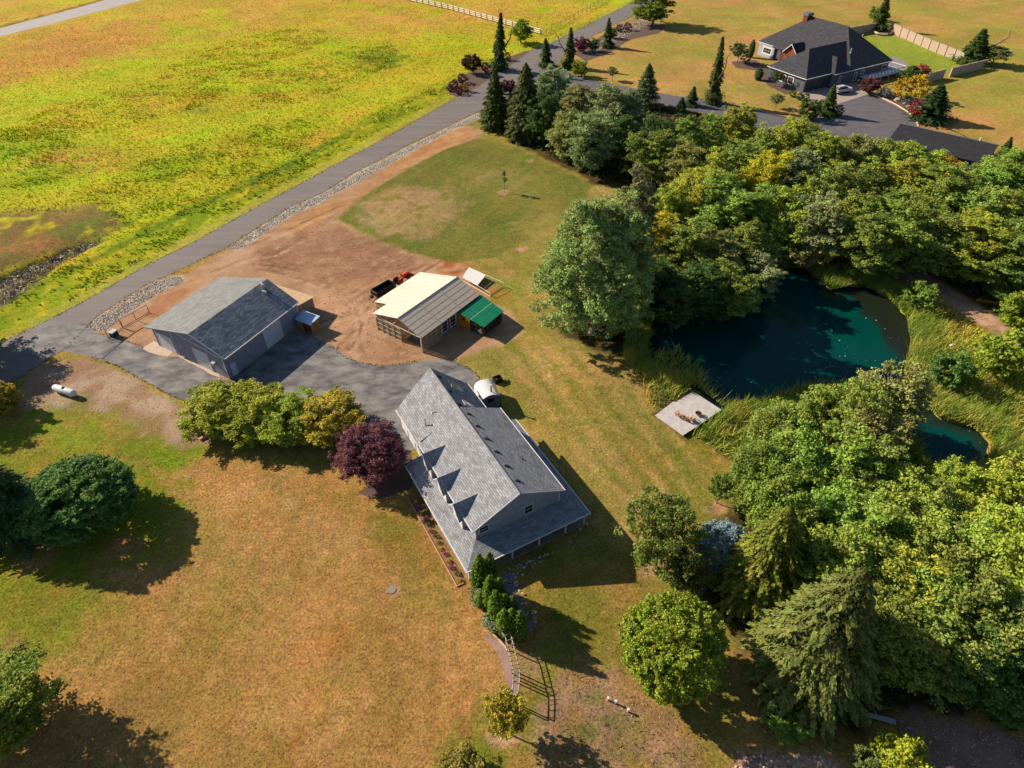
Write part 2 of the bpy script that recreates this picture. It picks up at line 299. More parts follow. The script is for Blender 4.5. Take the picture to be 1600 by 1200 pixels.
 ('path', [(1395, 1118), (1440, 1112), (1520, 1130), (1600, 1160), (1800, 1230), (1800, 1400), (1500, 1260), (1430, 1180)], .8, (166, 132, 110), (146, 112, 92), 2, 1, None),
]
for u, v, a, b in ((787, 301, 9, 4), (818, 389, 8, 4), (827, 251, 5, 2.5), (1119, 794, 15, 10), (788, 1150, 28, 18), (613, 922, 9, 9), (1015, 895, 22, 10), (1152, 96, 14, 5)):
    LAY.append(('ring', ell(u, v, a, b), .4, (204, 160, 126), (180, 136, 104), .8, .95, None))
for i in range(16):      # scruffy bare flecks in the dry lawn
    rr = random.Random(i); LAY.append(('fleck', ell(rr.uniform(300, 720), rr.uniform(780, 1180), rr.uniform(10, 26), rr.uniform(5, 14), rr.uniform(0, 90)), 1.5, (200, 144, 88), (180, 130, 74), 1.2, .5, None))
for a, b in (((585, 425), (520, 448)), ((700, 398), (560, 430))): pass
LAYW = [(n, W2(p) if n != 'wide' else [(-3e3, -3e3), (3e3, -3e3), (3e3, 6e3), (-3e3, 6e3)], s, lin(ca) / KA, lin(cb) / KA, sc, op, st) for n, p, s, ca, cb, sc, op, st in LAY]
SOIL = ('dirt', 'pad', 'path', 'rockstrip', 'ring', 'ditch', 'soilstrip')
def strip(pts, w, ca, cb, op, soft=.25, sc=1.0):
    P = [np.array(G(u, v)[:2]) for u, v in pts]; n = len(P); L = []; Rr_ = []
    for i in range(n):
        d = P[min(i + 1, n - 1)] - P[max(i - 1, 0)]; d = d / (np.linalg.norm(d) + 1e-9); q = np.array([-d[1], d[0]]) * w / 2; L.append(tuple(P[i] + q)); Rr_.append(tuple(P[i] - q))
    LAYW.append(('strip', L + Rr_[::-1], soft, lin(ca) / KA, lin(cb) / KA, sc, op, None))
for i in range(11):      # mowing lines curving down the east lawn
    o = i * 21 - 60; a = (116, 118, 42) if i % 2 else (204, 162, 94)
    strip([(835 + o, 530 + i * 3), (880 + o, 590), (930 + o, 660), (985 + o, 730), (1045 + o * .8, 800)], .7 if i % 2 else .35, a, a, .62, .15, 2)
for i in range(6):
    strip([(770 + i * 26, 430 + i * 2), (800 + i * 22, 470), (820 + i * 18, 520)], .6, (128, 124, 48), (128, 124, 48), .4, .4, 2)
for i in range(9):       # faint lines in the front lawn
    strip([(330 + i * 48, 760 + i * 8), (318 + i * 50, 900), (300 + i * 54, 1190)], 1.0, (150, 108, 50), (196, 140, 82), .35, .6, 3)
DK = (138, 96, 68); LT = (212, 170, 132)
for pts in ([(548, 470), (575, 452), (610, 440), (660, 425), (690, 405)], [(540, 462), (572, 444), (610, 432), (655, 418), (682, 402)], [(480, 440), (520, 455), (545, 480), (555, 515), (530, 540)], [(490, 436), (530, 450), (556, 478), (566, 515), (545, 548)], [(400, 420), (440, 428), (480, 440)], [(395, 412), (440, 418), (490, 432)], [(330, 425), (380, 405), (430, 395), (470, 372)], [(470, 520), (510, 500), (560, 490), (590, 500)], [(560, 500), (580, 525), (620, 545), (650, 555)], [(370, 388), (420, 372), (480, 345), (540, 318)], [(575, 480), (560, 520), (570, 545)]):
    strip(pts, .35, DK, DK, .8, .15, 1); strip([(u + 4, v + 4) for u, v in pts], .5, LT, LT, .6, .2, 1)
for i in range(16):      # harrow lines in the tilled soil
    t = i / 15; strip([(392 + 20 * t, 398 + 26 * t), (470 + 30 * t, 372 + 50 * t), (540 + 45 * t, 356 + 68 * t), (640 + 10 * t, 388 + 40 * t)], .3, (134, 94, 66), (134, 94, 66), .5, .15, .6)
for i in range(14):      # crossed mower lines on the round lawn
    strip([(560 + i * 13, 380 - i * 2), (585 + i * 13, 300 - i * 3)], .5, (176, 140, 92), (140, 126, 66), .4, .3, 2)
def ground_col(x, y, full=False):
    c = np.zeros((len(x), 3)); al = np.ones(len(x)); edge = (fbm(x * .5, y * .5, 4, 3) - .5)
    for i, (n, P, s, ca, cb, sc, op, st) in enumerate(LAYW):
        px = [p[0] for p in P]; py = [p[1] for p in P]
        k = np.nonzero((x > min(px) - 3 * s - 2) & (x < max(px) + 3 * s + 2) & (y > min(py) - 3 * s - 2) & (y < max(py) + 3 * s + 2))[0]
        if not len(k): continue
        X, Yy = x[k], y[k]; e = sdist(X, Yy, P) + edge[k] * (1.2 * s + .3) * 2
        w = smooth(-s, s, e) * op
        if op < .96: w = w * smooth(.18, .5, fbm(X / max(s, 1.5), Yy / max(s, 1.5), 3, i))
        t = smooth(.36, .64, fbm(X / sc, Yy / sc, 5, i * 3 + 1))
        if st:
            a, wd = st; ca_, sa_ = math.cos(rad(a)), math.sin(rad(a))
            p = X * ca_ + Yy * sa_; q = -X * sa_ + Yy * ca_
            t = np.clip(t * .65 + .5 * smooth(.3, .7, fbm(p / (wd * 14), q / wd, 2, i)), 0, 1)
        cc = ca[None] * (1 - t)[:, None] + cb[None] * t[:, None]
        c[k] = c[k] * (1 - w)[:, None] + cc * w[:, None]; al[k] = al[k] * (1 - w) + w * (0.0 if n in SOIL else 1.0)
    v = (.84 + .32 * fbm(x / 1.1, y / 1.1, 3, 9)) * (1 + .42 * (fbm(x / 9, y / 9, 4, 44) - .5) * (.4 + .6 * al))
    g = (fbm(x / 7, y / 7, 5, 21) - .5) * 1.3 * al; p = (fbm(x / 5, y / 5, 5, 33) - .5) * 1.1 * al
    r_ = c * np.stack([v * (1 - .22 * g + .06 * p), v * (1 + .03 * g), v * (1 + .35 * p - .1 * g)], 1)
    return np.concatenate([r_, al[:, None]], 1) if full else r_

pond = [(998, 558), (1008, 500), (1060, 450), (1150, 430), (1215, 412), (1262, 415), (1300, 448), (1345, 440), (1392, 462), (1424, 495), (1432, 540), (1422, 585), (1450, 622), (1470, 648), (1530, 662), (1560, 690), (1552, 735), (1480, 742), (1434, 735), (1418, 690), (1380, 625), (1330, 612), (1270, 612), (1200, 632), (1160, 640), (1128, 642), (1085, 604), (1050, 592), (1012, 575)]
PW = W2(pond)
xs = np.unique(np.concatenate([np.linspace(-1500, -230, 12), np.arange(-230, -110, 1.2), np.arange(-110, 95, .5), np.arange(95, 232, 1.0), np.linspace(232, 1500, 12)]))
ys = np.unique(np.concatenate([np.linspace(-200, 8, 8), np.arange(10, 150, .5), np.arange(150, 200, .8), np.arange(200, 360, 1.3), np.linspace(362, 3000, 14)]))
gx, gy = np.meshgrid(xs, ys); X = gx.ravel(); Yv = gy.ravel()
gc = ground_col(X, Yv, True)
Z = np.zeros(len(X)); sdp = np.full(len(X), -99.0)
k = np.nonzero((X > min(p[0] for p in PW) - 8) & (X < max(p[0] for p in PW) + 8) & (Yv > min(p[1] for p in PW) - 8) & (Yv < max(p[1] for p in PW) + 8))[0]
sdp[k] = sdist(X[k], Yv[k], PW) + (fbm(X[k] * .4, Yv[k] * .4, 3, 2) - .5) * 2
Z = -2.2 * smooth(-1.5, 5, sdp)
# the roadside ditch is a real dip
DW = W2([(-120, 500), (0, 432), (60, 408), (130, 380), (160, 378), (100, 408), (20, 470), (-120, 540)]); kk = np.nonzero((X < -55) & (X > -190) & (Yv > 90) & (Yv < 170))[0]
Z[kk] -= 1.1 * smooth(-1, 3, sdist(X[kk], Yv[kk], DW))
# soft earth mounds left of the ditch and rolling field
HW = W2([(-120, 345), (0, 332), (150, 322), (208, 345), (160, 372), (60, 412), (-120, 470)]); Z[kk] += .9 * smooth(-2, 8, sdist(X[kk], Yv[kk], HW))
def grid_mesh(name, X, Yv, Z, nx, ny, cols):
    me = bpy.data.meshes.new(name); n = nx * ny; me.vertices.add(n)
    me.vertices.foreach_set('co', np.stack([X, Yv, Z], 1).ravel())
    i = np.arange(nx - 1)[None] + np.arange(ny - 1)[:, None] * nx; i = i.ravel()
    q = np.stack([i, i + 1, i + nx + 1, i + nx], 1).ravel(); me.loops.add(len(q)); me.loops.foreach_set('vertex_index', q)
    me.polygons.add(len(i)); me.polygons.foreach_set('loop_start', np.arange(0, len(q), 4)); me.polygons.foreach_set('loop_total', np.full(len(i), 4))
    me.polygons.foreach_set('use_smooth', np.ones(len(i), bool))
    me.update(calc_edges=True); a = me.color_attributes.new('col', 'FLOAT_COLOR', 'POINT')
    a.data.foreach_set('color', (cols if cols.shape[1] == 4 else np.concatenate([cols, np.ones((len(cols), 1))], 1)).ravel()); return me
def ground_mat():
    m, n, b = newmat('ground'); at = n.nodes.new('ShaderNodeAttribute'); at.attribute_name = 'col'
    tc = n.nodes.new('ShaderNodeTexCoord')
    def noise(sc, det, ro, lo, hi, a_, b_, off=0):
        mp = n.nodes.new('ShaderNodeMapping'); mp.inputs['Location'].default_value = (off, off * 1.7, off * .3); n.links.new(tc.outputs['Object'], mp.inputs[0])
        q = n.nodes.new('ShaderNodeTexNoise'); q.inputs['Scale'].default_value = sc; q.inputs['Detail'].default_value = det; q.inputs['Roughness'].default_value = ro; n.links.new(mp.outputs[0], q.inputs['Vector'])
        r = n.nodes.new('ShaderNodeMapRange'); r.inputs[1].default_value = lo; r.inputs[2].default_value = hi; r.inputs[3].default_value = a_; r.inputs[4].default_value = b_; n.links.new(q.outputs['Fac'], r.inputs[0]); return q, r
    q1, fine = noise(3.2, 5, .75, .36, .64, .56, 1.42); q2, mid = noise(.9, 6, .75, .34, .66, .78, 1.22, 7); _, hg = noise(.7, 6, .7, .4, .66, 0, .55, 31); _, hp = noise(1.1, 6, .75, .42, .66, 0, .75, 53)
    mu = n.nodes.new('ShaderNodeMath'); mu.operation = 'MULTIPLY'; n.links.new(fine.outputs[0], mu.inputs[0]); n.links.new(mid.outputs[0], mu.inputs[1])
    ma = n.nodes.new('ShaderNodeMapRange'); ma.inputs[3].default_value = .35; n.links.new(at.outputs['Alpha'], ma.inputs[0])      # bare soil is smoother than grass
    ml = n.nodes.new('ShaderNodeMix'); ml.inputs[2].default_value = 1.0; n.links.new(ma.outputs[0], ml.inputs[0]); n.links.new(mu.outputs[0], ml.inputs[3]); mu = ml
    for q in (hg, hp):
        k = n.nodes.new('ShaderNodeMath'); k.operation = 'MULTIPLY'; n.links.new(q.outputs[0], k.inputs[0]); n.links.new(at.outputs['Alpha'], k.inputs[1])
        if q is hg: hg_ = k
        else: hp_ = k
    hg, hp = hg_, hp_
    def tint(src, fac, rgb):
        v = n.nodes.new('ShaderNodeVectorMath'); v.operation = 'MULTIPLY'; n.links.new(src, v.inputs[0]); v.inputs[1].default_value = rgb
        x = n.nodes.new('ShaderNodeMix'); x.data_type = 'RGBA'; n.links.new(fac.outputs[0], x.inputs[0]); n.links.new(src, x.inputs[6]); n.links.new(v.outputs[0], x.inputs[7]); return x.outputs[2]
    c = tint(at.outputs['Color'], hg, (.72, 1.0, .8)); c = tint(c, hp, (1.06, 1.0, 1.4))
    sc = n.nodes.new('ShaderNodeVectorMath'); sc.operation = 'SCALE'; n.links.new(c, sc.inputs[0]); n.links.new(mu.outputs[0], sc.inputs['Scale'])
    n.links.new(sc.outputs[0], b.inputs['Base Color']); b.inputs['Roughness'].default_value = 1; b.inputs['Specular IOR Level'].default_value = .05
    bp = n.nodes.new('ShaderNodeBump'); bp.inputs['Strength'].default_value = .6; bp.inputs['Distance'].default_value = .1
    n.links.new(q1.outputs['Fac'], bp.inputs['Height']); n.links.new(bp.outputs[0], b.inputs['Normal']); return m
GM = ground_mat()
gme = grid_mesh('ground', X, Yv, Z, len(xs), len(ys), gc); gme.materials.append(GM)
go = bpy.data.objects.new('ground', gme); COL.objects.link(go); tag(go, kind='structure')

# crisp sheets
def densify(P, step=1.5, jit=.06, seed=1):
    rr = random.Random(seed); out = []
    for i in range(len(P)):
        a = np.array(P[i - 1]); b = np.array(P[i]); L = np.linalg.norm(b - a); k = max(1, int(L / step))
        for j in range(k): p = a + (b - a) * j / k; out.append((p[0] + rr.gauss(0, jit), p[1] + rr.gauss(0, jit)))
    return out
def sheet(name, pts, z, m, kind='structure', world=False, jit=.06, thick=0.0):
    from mathutils.geometry import tessellate_polygon
    P = pts if world else W2(pts); P = densify(P, jit=jit, seed=len(name) + len(pts))
    vs = [(p[0], p[1], z) for p in P]; tri = tessellate_polygon([[Vector(v) for v in vs]])
    b = MB(); b.mesh(vs, [tuple(t) for t in tri])
    if thick:
        n = len(vs); b.mesh(vs + [(v[0], v[1], z - thick) for v in vs], [(i, (i + 1) % n, n + (i + 1) % n, n + i) for i in range(n)])
    me = bpy.data.meshes.new(name); me.from_pydata(b.v, [], b.f); me.materials.append(m); me.update()
    bm = bmesh.new(); bm.from_mesh(me)
    for f in bm.faces:
        f.normal_update()
        if abs(f.normal.z) > .5 and f.normal.z < 0: f.normal_flip()
    bm.to_mesh(me); bm.free()
    o = bpy.data.objects.new(name, me); COL.objects.link(o)
    if kind: o['kind'] = kind
    return o
def asphalt(name, ca, cb, streak=0.0, ang=0):
    m, n, b = newmat(name); tc = n.nodes.new('ShaderNodeTexCoord')
    mp = n.nodes.new('ShaderNodeMapping'); mp.inputs['Rotation'].default_value = (0, 0, rad(ang)); mp.inputs['Scale'].default_value = (.06 if streak else .3, .5, 1)
    n.links.new(tc.outputs['Object'], mp.inputs[0])
    n1 = n.nodes.new('ShaderNodeTexNoise'); n1.inputs['Scale'].default_value = 1; n1.inputs['Detail'].default_value = 8; n1.inputs['Roughness'].default_value = .65; n1.inputs['Distortion'].default_value = .3 if not streak else .1
    n.links.new(mp.outputs[0], n1.inputs['Vector'])
    n2 = n.nodes.new('ShaderNodeTexNoise'); n2.inputs['Scale'].default_value = 6; n2.inputs['Detail'].default_value = 6; n2.inputs['Roughness'].default_value = .8; n.links.new(tc.outputs['Object'], n2.inputs['Vector'])
    mr = n.nodes.new('ShaderNodeMapRange'); mr.inputs[1].default_value = .35; mr.inputs[2].default_value = .68; n.links.new(n1.outputs['Fac'], mr.inputs[0])
    mx = n.nodes.new('ShaderNodeMix'); mx.data_type = 'RGBA'; n.links.new(mr.outputs[0], mx.inputs[0]); mx.inputs[6].default_value = (*ca, 1); mx.inputs[7].default_value = (*cb, 1)
    m2 = n.nodes.new('ShaderNodeMapRange'); m2.inputs[1].default_value = .3; m2.inputs[2].default_value = .7; m2.inputs[3].default_value = .86; m2.inputs[4].default_value = 1.14; n.links.new(n2.outputs['Fac'], m2.inputs[0])
    sc = n.nodes.new('ShaderNodeVectorMath'); sc.operation = 'SCALE'; n.links.new(mx.outputs[2], sc.inputs[0]); n.links.new(m2.outputs[0], sc.inputs['Scale']); n.links.new(sc.outputs[0], b.inputs['Base Color'])
    b.inputs['Roughness'].default_value = .85
    bp = n.nodes.new('ShaderNodeBump'); bp.inputs['Strength'].default_value = .3; bp.inputs['Distance'].default_value = .02; n.links.new(n2.outputs['Fac'], bp.inputs['Height']); n.links.new(bp.outputs[0], b.inputs['Normal'])
    return m
M_road = asphalt('asphalt_road', A(118, 110, 106), A(136, 127, 121), 1, -30)
M_drive = asphalt('asphalt_drive', A(84, 82, 85), A(156, 150, 145))
M_court = asphalt('asphalt_court', A(96, 92, 98), A(116, 110, 112))
M_conc = mat('concrete', A(206, 184, 158), .9, var=.12, scale=2)
sheet('road', road_up + road_lo[::-1], .012, M_road, jit=.12)
sheet('driveway', [(60, 512), (100, 505), (138, 506), (150, 520), (190, 530), (224, 543), (254, 557), (281, 557), (300, 562), (340, 588), (358, 597), (372, 584), (461, 518), (478, 520), (520, 541), (538, 556), (555, 566), (578, 570), (600, 572), (630, 569), (655, 565), (685, 560), (712, 564), (742, 582), (757, 603), (775, 640), (760, 660), (640, 705), (600, 680), (560, 665), (500, 660), (420, 655), (297, 628), (273, 621), (224, 595), (182, 571), (143, 558), (80, 545), (40, 560)], .018, M_drive, jit=.08)
sheet('driveway', [(808, 128), (850, 108), (868, 104), (906, 121), (950, 130), (1050, 149), (1123, 158), (1180, 171), (1230, 183), (1262, 184), (1300, 160), (1362, 147), (1400, 165), (1428, 185), (1434, 200), (1440, 215), (1480, 250), (1350, 240), (1200, 205), (1123, 180), (1050, 168), (906, 138), (850, 150), (800, 158)], .018, M_court, jit=.1)
sheet('pavement', [(1243, 150), (1262, 141), (1302, 130), (1328, 126), (1362, 146), (1300, 165), (1285, 168), (1262, 156)], .024, mat('pad_concrete', A(176, 158, 146), .9, var=.1, scale=2))
sheet('pavement', [(222, 545), (240, 533), (272, 550), (262, 557), (246, 555)], .028, M_conc)
sheet('pavement', [(279, 557), (276, 550), (342, 583), (345, 590), (338, 589)], .028, M_conc)
sheet('asphalt_joint', [(158, 561), (160, 562), (193, 534), (191, 533)], .023, mat('tar_joint', A(70, 64, 66), .9), jit=.02)
sheet('far_road', [(-200, 92), (0, 44), (100, 18), (168, -1), (300, -40), (330, -36), (218, 1), (100, 32), (0, 57), (-200, 112)], .012, asphalt('gravel_road', A(166, 160, 158), A(186, 176, 168)))
sheet('terrace', [(1330, 100), (1400, 88), (1420, 100), (1395, 118), (1362, 125)], .02, mat('neighbour_terrace', A(150, 140, 138), .9))
# driveway kerb of the neighbour's court
# water
def water_mat():
    m, n, b = newmat('pond_water'); tc = n.nodes.new('ShaderNodeTexCoord')
    no = n.nodes.new('ShaderNodeTexNoise'); no.inputs['Scale'].default_value = .12; no.inputs['Detail'].default_value = 6; n.links.new(tc.outputs['Object'], no.inputs['Vector'])
    mr = n.nodes.new('ShaderNodeMapRange'); mr.inputs[1].default_value = .35; mr.inputs[2].default_value = .65; n.links.new(no.outputs['Fac'], mr.inputs[0])
    mx = n.nodes.new('ShaderNodeMix'); mx.data_type = 'RGBA'; n.links.new(mr.outputs[0], mx.inputs[0]); mx.inputs[6].default_value = (.0005, .042, .033, 1); mx.inputs[7].default_value = (.0005, .034, .029, 1)
    # shallow brown mud near the shore
    at = n.nodes.new('ShaderNodeAttribute'); at.attribute_name = 'col'
    m2 = n.nodes.new('ShaderNodeMix'); m2.data_type = 'RGBA'; mk = n.nodes.new('ShaderNodeMapRange'); mk.inputs[1].default_value = .35; mk.inputs[2].default_value = 1; mk.inputs[4].default_value = .85; n.links.new(at.outputs['Fac'], mk.inputs[0]); n.links.new(mk.outputs[0], m2.inputs[0]); n.links.new(mx.outputs[2], m2.inputs[6]); m2.inputs[7].default_value = (.013, .011, .006, 1)
    n.links.new(m2.outputs[2], b.inputs['Base Color']); b.inputs['Roughness'].default_value = .12; b.inputs['IOR'].default_value = 1.33; b.inputs['Specular IOR Level'].default_value = .2
    n3 = n.nodes.new('ShaderNodeTexNoise'); n3.inputs['Scale'].default_value = 2.2; n3.inputs['Detail'].default_value = 4; n.links.new(tc.outputs['Object'], n3.inputs['Vector'])
    bp = n.nodes.new('ShaderNodeBump'); bp.inputs['Strength'].default_value = .12; bp.inputs['Distance'].default_value = .05; n.links.new(n3.outputs['Fac'], bp.inputs['Height']); n.links.new(bp.outputs[0], b.inputs['Normal'])
    return m
px0, px1, py0, py1 = min(p[0] for p in PW) - 3, max(p[0] for p in PW) + 3, min(p[1] for p in PW) - 3, max(p[1] for p in PW) + 3
wx = np.arange(px0, px1, 1.0); wy = np.arange(py0, py1, 1.0); mx_, my_ = np.meshgrid(wx, wy); mx_ = mx_.ravel(); my_ = my_.ravel()
ds = sdist(mx_, my_, PW) + (fbm(mx_ * .3, my_ * .3, 4, 4) - .5) * 4
shore = 1 - smooth(2.0, 4.5, ds); mud = W2([(1300, 440), (1395, 455), (1440, 500), (1440, 620), (1405, 600), (1395, 540), (1360, 500), (1340, 475)])
shore = np.maximum(shore * .8, smooth(-1.5, 1.5, sdist(mx_, my_, mud) + (fbm(mx_ * .5, my_ * .5, 3, 5) - .5) * 4))
wme = grid_mesh('pond_water', mx_, my_, np.full(len(mx_), -.45), len(wx), len(wy), np.stack([shore] * 3, 1)); wme.materials.append(water_mat())
wo = bpy.data.objects.new('pond_water', wme); COL.objects.link(wo); tag(wo, kind='structure')
# ---------------------------------------------------------------- FOLIAGE
def leaf_mat(name='foliage', trans=.32, rough=.6):
    m = bpy.data.materials.new(name); m.use_nodes = True; n = m.node_tree; b = n.nodes['Principled BSDF']; out = n.nodes['Material Output']
    oi = n.nodes.new('ShaderNodeObjectInfo'); at = n.nodes.new('ShaderNodeAttribute'); at.attribute_name = 'lv'
    tc = n.nodes.new('ShaderNodeTexCoord'); no = n.nodes.new('ShaderNodeTexNoise'); no.inputs['Scale'].default_value = .45; no.inputs['Detail'].default_value = 3; n.links.new(tc.outputs['Object'], no.inputs['Vector'])
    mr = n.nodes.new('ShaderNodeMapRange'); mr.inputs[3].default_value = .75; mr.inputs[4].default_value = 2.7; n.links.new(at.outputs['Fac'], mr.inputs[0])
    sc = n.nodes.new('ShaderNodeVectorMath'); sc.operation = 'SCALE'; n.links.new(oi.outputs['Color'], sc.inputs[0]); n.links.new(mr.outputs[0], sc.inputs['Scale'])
    mh = n.nodes.new('ShaderNodeMapRange'); mh.inputs[1].default_value = .3; mh.inputs[2].default_value = .7; mh.inputs[3].default_value = .515; mh.inputs[4].default_value = .475; n.links.new(no.outputs['Fac'], mh.inputs[0])
    hs = n.nodes.new('ShaderNodeHueSaturation'); n.links.new(mh.outputs[0], hs.inputs['Hue']); n.links.new(sc.outputs[0], hs.inputs['Color'])
    n.links.new(hs.outputs[0], b.inputs['Base Color']); b.inputs['Roughness'].default_value = rough; b.inputs['Specular IOR Level'].default_value = .10
    tr = n.nodes.new('ShaderNodeBsdfTranslucent'); n.links.new(hs.outputs[0], tr.inputs['Color'])
    mx = n.nodes.new('ShaderNodeMixShader'); mx.inputs[0].default_value = trans
    n.links.new(b.outputs[0], mx.inputs[1]); n.links.new(tr.outputs[0], mx.inputs[2]); n.links.new(mx.outputs[0], out.inputs[0])
    return m
M_leaf = leaf_mat(); M_bark = mat('bark', (.12, .09, .065), .9, var=.3, scale=4, bump=.5); M_bark_pale = mat('bark_pale', (.33, .30, .26), .9, var=.3, scale=4)
def np_mesh(name, V, nper, lv, m=None):
    n = len(V); q = n // nper; me = bpy.data.meshes.new(name); me.vertices.add(n); me.vertices.foreach_set('co', V.astype(np.float32).ravel())
    me.loops.add(n); me.loops.foreach_set('vertex_index', np.arange(n)); me.polygons.add(q)
    me.polygons.foreach_set('loop_start', np.arange(0, n, nper)); me.polygons.foreach_set('loop_total', np.full(q, nper)); me.update(calc_edges=True)
    a = me.attributes.new('lv', 'FLOAT', 'FACE'); a.data.foreach_set('value', np.clip(lv, 0, 1).astype(np.float32)); me.materials.append(m or M_leaf); return me
def diamonds(C, N, size, rng, asp=.62, droop=None):
    "leaf-sized diamonds at C facing N"
    n = len(C); N = N / (np.linalg.norm(N, axis=1, keepdims=True) + 1e-9)
    T = rng.normal(size=(n, 3)) if droop is None else droop + rng.normal(size=(n, 3)) * .35
    T = T - (T * N).sum(1, keepdims=True) * N; T /= (np.linalg.norm(T, axis=1, keepdims=True) + 1e-9); B = np.cross(N, T)
    s = size[:, None]; V = np.empty((n, 4, 3)); V[:, 0] = C + T * s; V[:, 1] = C + B * s * asp; V[:, 2] = C - T * s; V[:, 3] = C - B * s * asp
    return V.reshape(-1, 3)
def broadleaf(name, seed, Rr=4.5, Ht=13, zb=1.5, nl=70, nleaf=330, ls=.2, lr=.30, power=.5, flat=.8, taper=0.0, rag=.16, jit=1.0):
    "crown of many leaf clumps of uneven size on an irregular outline"
    rng = np.random.RandomState(seed); cz = (Ht + zb) / 2; hz = (Ht - zb) / 2; Cs = []; Ns = []; LV = []
    nl = int(nl * 1.5); lr = lr * .82; d = rng.normal(size=(nl, 3)); d /= np.linalg.norm(d, axis=1, keepdims=True); rr = rng.uniform(.3, 1, nl) ** power
    ph = rng.rand(6) * 6.28; bump = 1 + rag * (np.sin(d[:, 0] * 3.1 + ph[0]) * np.sin(d[:, 1] * 3.7 + ph[1]) + .7 * np.sin(d[:, 2] * 5 + ph[2] + d[:, 0] * 4)) + rng.normal(size=nl) * rag * .35
    big = .55 + .75 * rng.rand(nl) ** 1.5
    for i in range(nl):
        p = d[i] * rr[i] * bump[i]; tz = (p[2] + 1) / 2; k = 1 - taper * max(0, tz - .3)
        L = Rr * lr * big[i] * (1 - .35 * taper * tz); c = np.array([p[0] * (Rr - L * .8) * k, p[1] * (Rr - L * .8) * k, cz + p[2] * (hz - L * .6)])
        ns = 9; sub = rng.normal(size=(ns, 3)); sub[:, 2] = sub[:, 2] * .7 + .1; sub = sub * .62 + d[i] * .35
        m = int(nleaf * 1.15 * big[i] ** 1.6); si = rng.randint(0, ns, m)
        q = rng.normal(size=(m, 3)); q /= np.linalg.norm(q, axis=1, keepdims=True); q[:, 2] = np.where(q[:, 2] < -.2, -q[:, 2], q[:, 2]); q[:, 2] *= flat
        pos = c + sub[si] * L * .75 + q * L * .44 * rng.uniform(.2, 1.35, (m, 1))
        nn = q * .55 + rng.normal(size=(m, 3)) * .6 * jit + np.array([0, 0, .4])
        Cs.append(pos); Ns.append(nn); LV.append(.38 * rng.rand() + .27 * rng.rand(ns)[si] + .35 * rng.rand(m))
    C = np.concatenate(Cs); N = np.concatenate(Ns); lv = np.concatenate(LV)
    return np_mesh(name, diamonds(C, N, ls * .85 * rng.uniform(.55, 1.3, len(C)), rng), 4, lv)
def plumes(name, seed, prof, Ht, npl=420, per=60, plen=.35, droop=.5, ls=.14, width=.16, zb=.2, up=0.0, inner=.3, spiral=0, asp=.45):
    "conifer: sprays growing out from the stem, hanging or rising at the tip; prof(t) is the crown radius at height t"
    rng = np.random.RandomState(seed); Cs = []; Ns = []; LV = []; DR = []
    t = rng.rand(npl * 3); r = np.array([prof(x) for x in t]); keep = rng.rand(npl * 3) < (r / r.max()) ** .8 + .04; t = t[keep][:npl]
    if spiral: t = (np.floor(t * spiral) + .15 * rng.rand(len(t))) / spiral
    for tt in t:
        R0 = prof(tt) * rng.uniform(.82, 1.1); az = rng.rand() * 2 * math.pi; o = np.array([math.cos(az), math.sin(az), 0]); sd = np.array([-o[1], o[0], 0])
        z0 = zb + tt * (Ht - zb); ln = max(plen * prof(tt) + .15, .2); s = rng.rand(per) ** .8
        rad_ = R0 - ln * (1 - s); zz = z0 + up * ln * s - droop * ln * s ** 2; wd = width * (1.15 - s) * max(ln, .5) * 1.6
        lat = rng.normal(size=per) * wd * .5; pos = o[None] * rad_[:, None] + sd[None] * lat[:, None]; pos[:, 2] = zz - np.abs(lat) * droop * .5 + rng.normal(size=per) * .04
        nn = o[None] * .6 + np.array([0, 0, .8]) + rng.normal(size=(per, 3)) * .4
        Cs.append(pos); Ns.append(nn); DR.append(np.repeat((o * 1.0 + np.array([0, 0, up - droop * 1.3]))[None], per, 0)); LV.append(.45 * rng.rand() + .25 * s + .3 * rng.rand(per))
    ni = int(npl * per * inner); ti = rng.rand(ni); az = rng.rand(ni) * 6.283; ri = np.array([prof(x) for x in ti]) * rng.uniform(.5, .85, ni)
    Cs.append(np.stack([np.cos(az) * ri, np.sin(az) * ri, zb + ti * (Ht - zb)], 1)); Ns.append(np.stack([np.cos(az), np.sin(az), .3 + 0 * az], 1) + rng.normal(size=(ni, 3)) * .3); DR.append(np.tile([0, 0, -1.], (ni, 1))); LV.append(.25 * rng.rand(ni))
    C = np.concatenate(Cs); N = np.concatenate(Ns)
    return np_mesh(name, diamonds(C, N, ls * rng.uniform(.6, 1.4, len(C)), rng, asp, np.concatenate(DR)), 4, np.concatenate(LV))
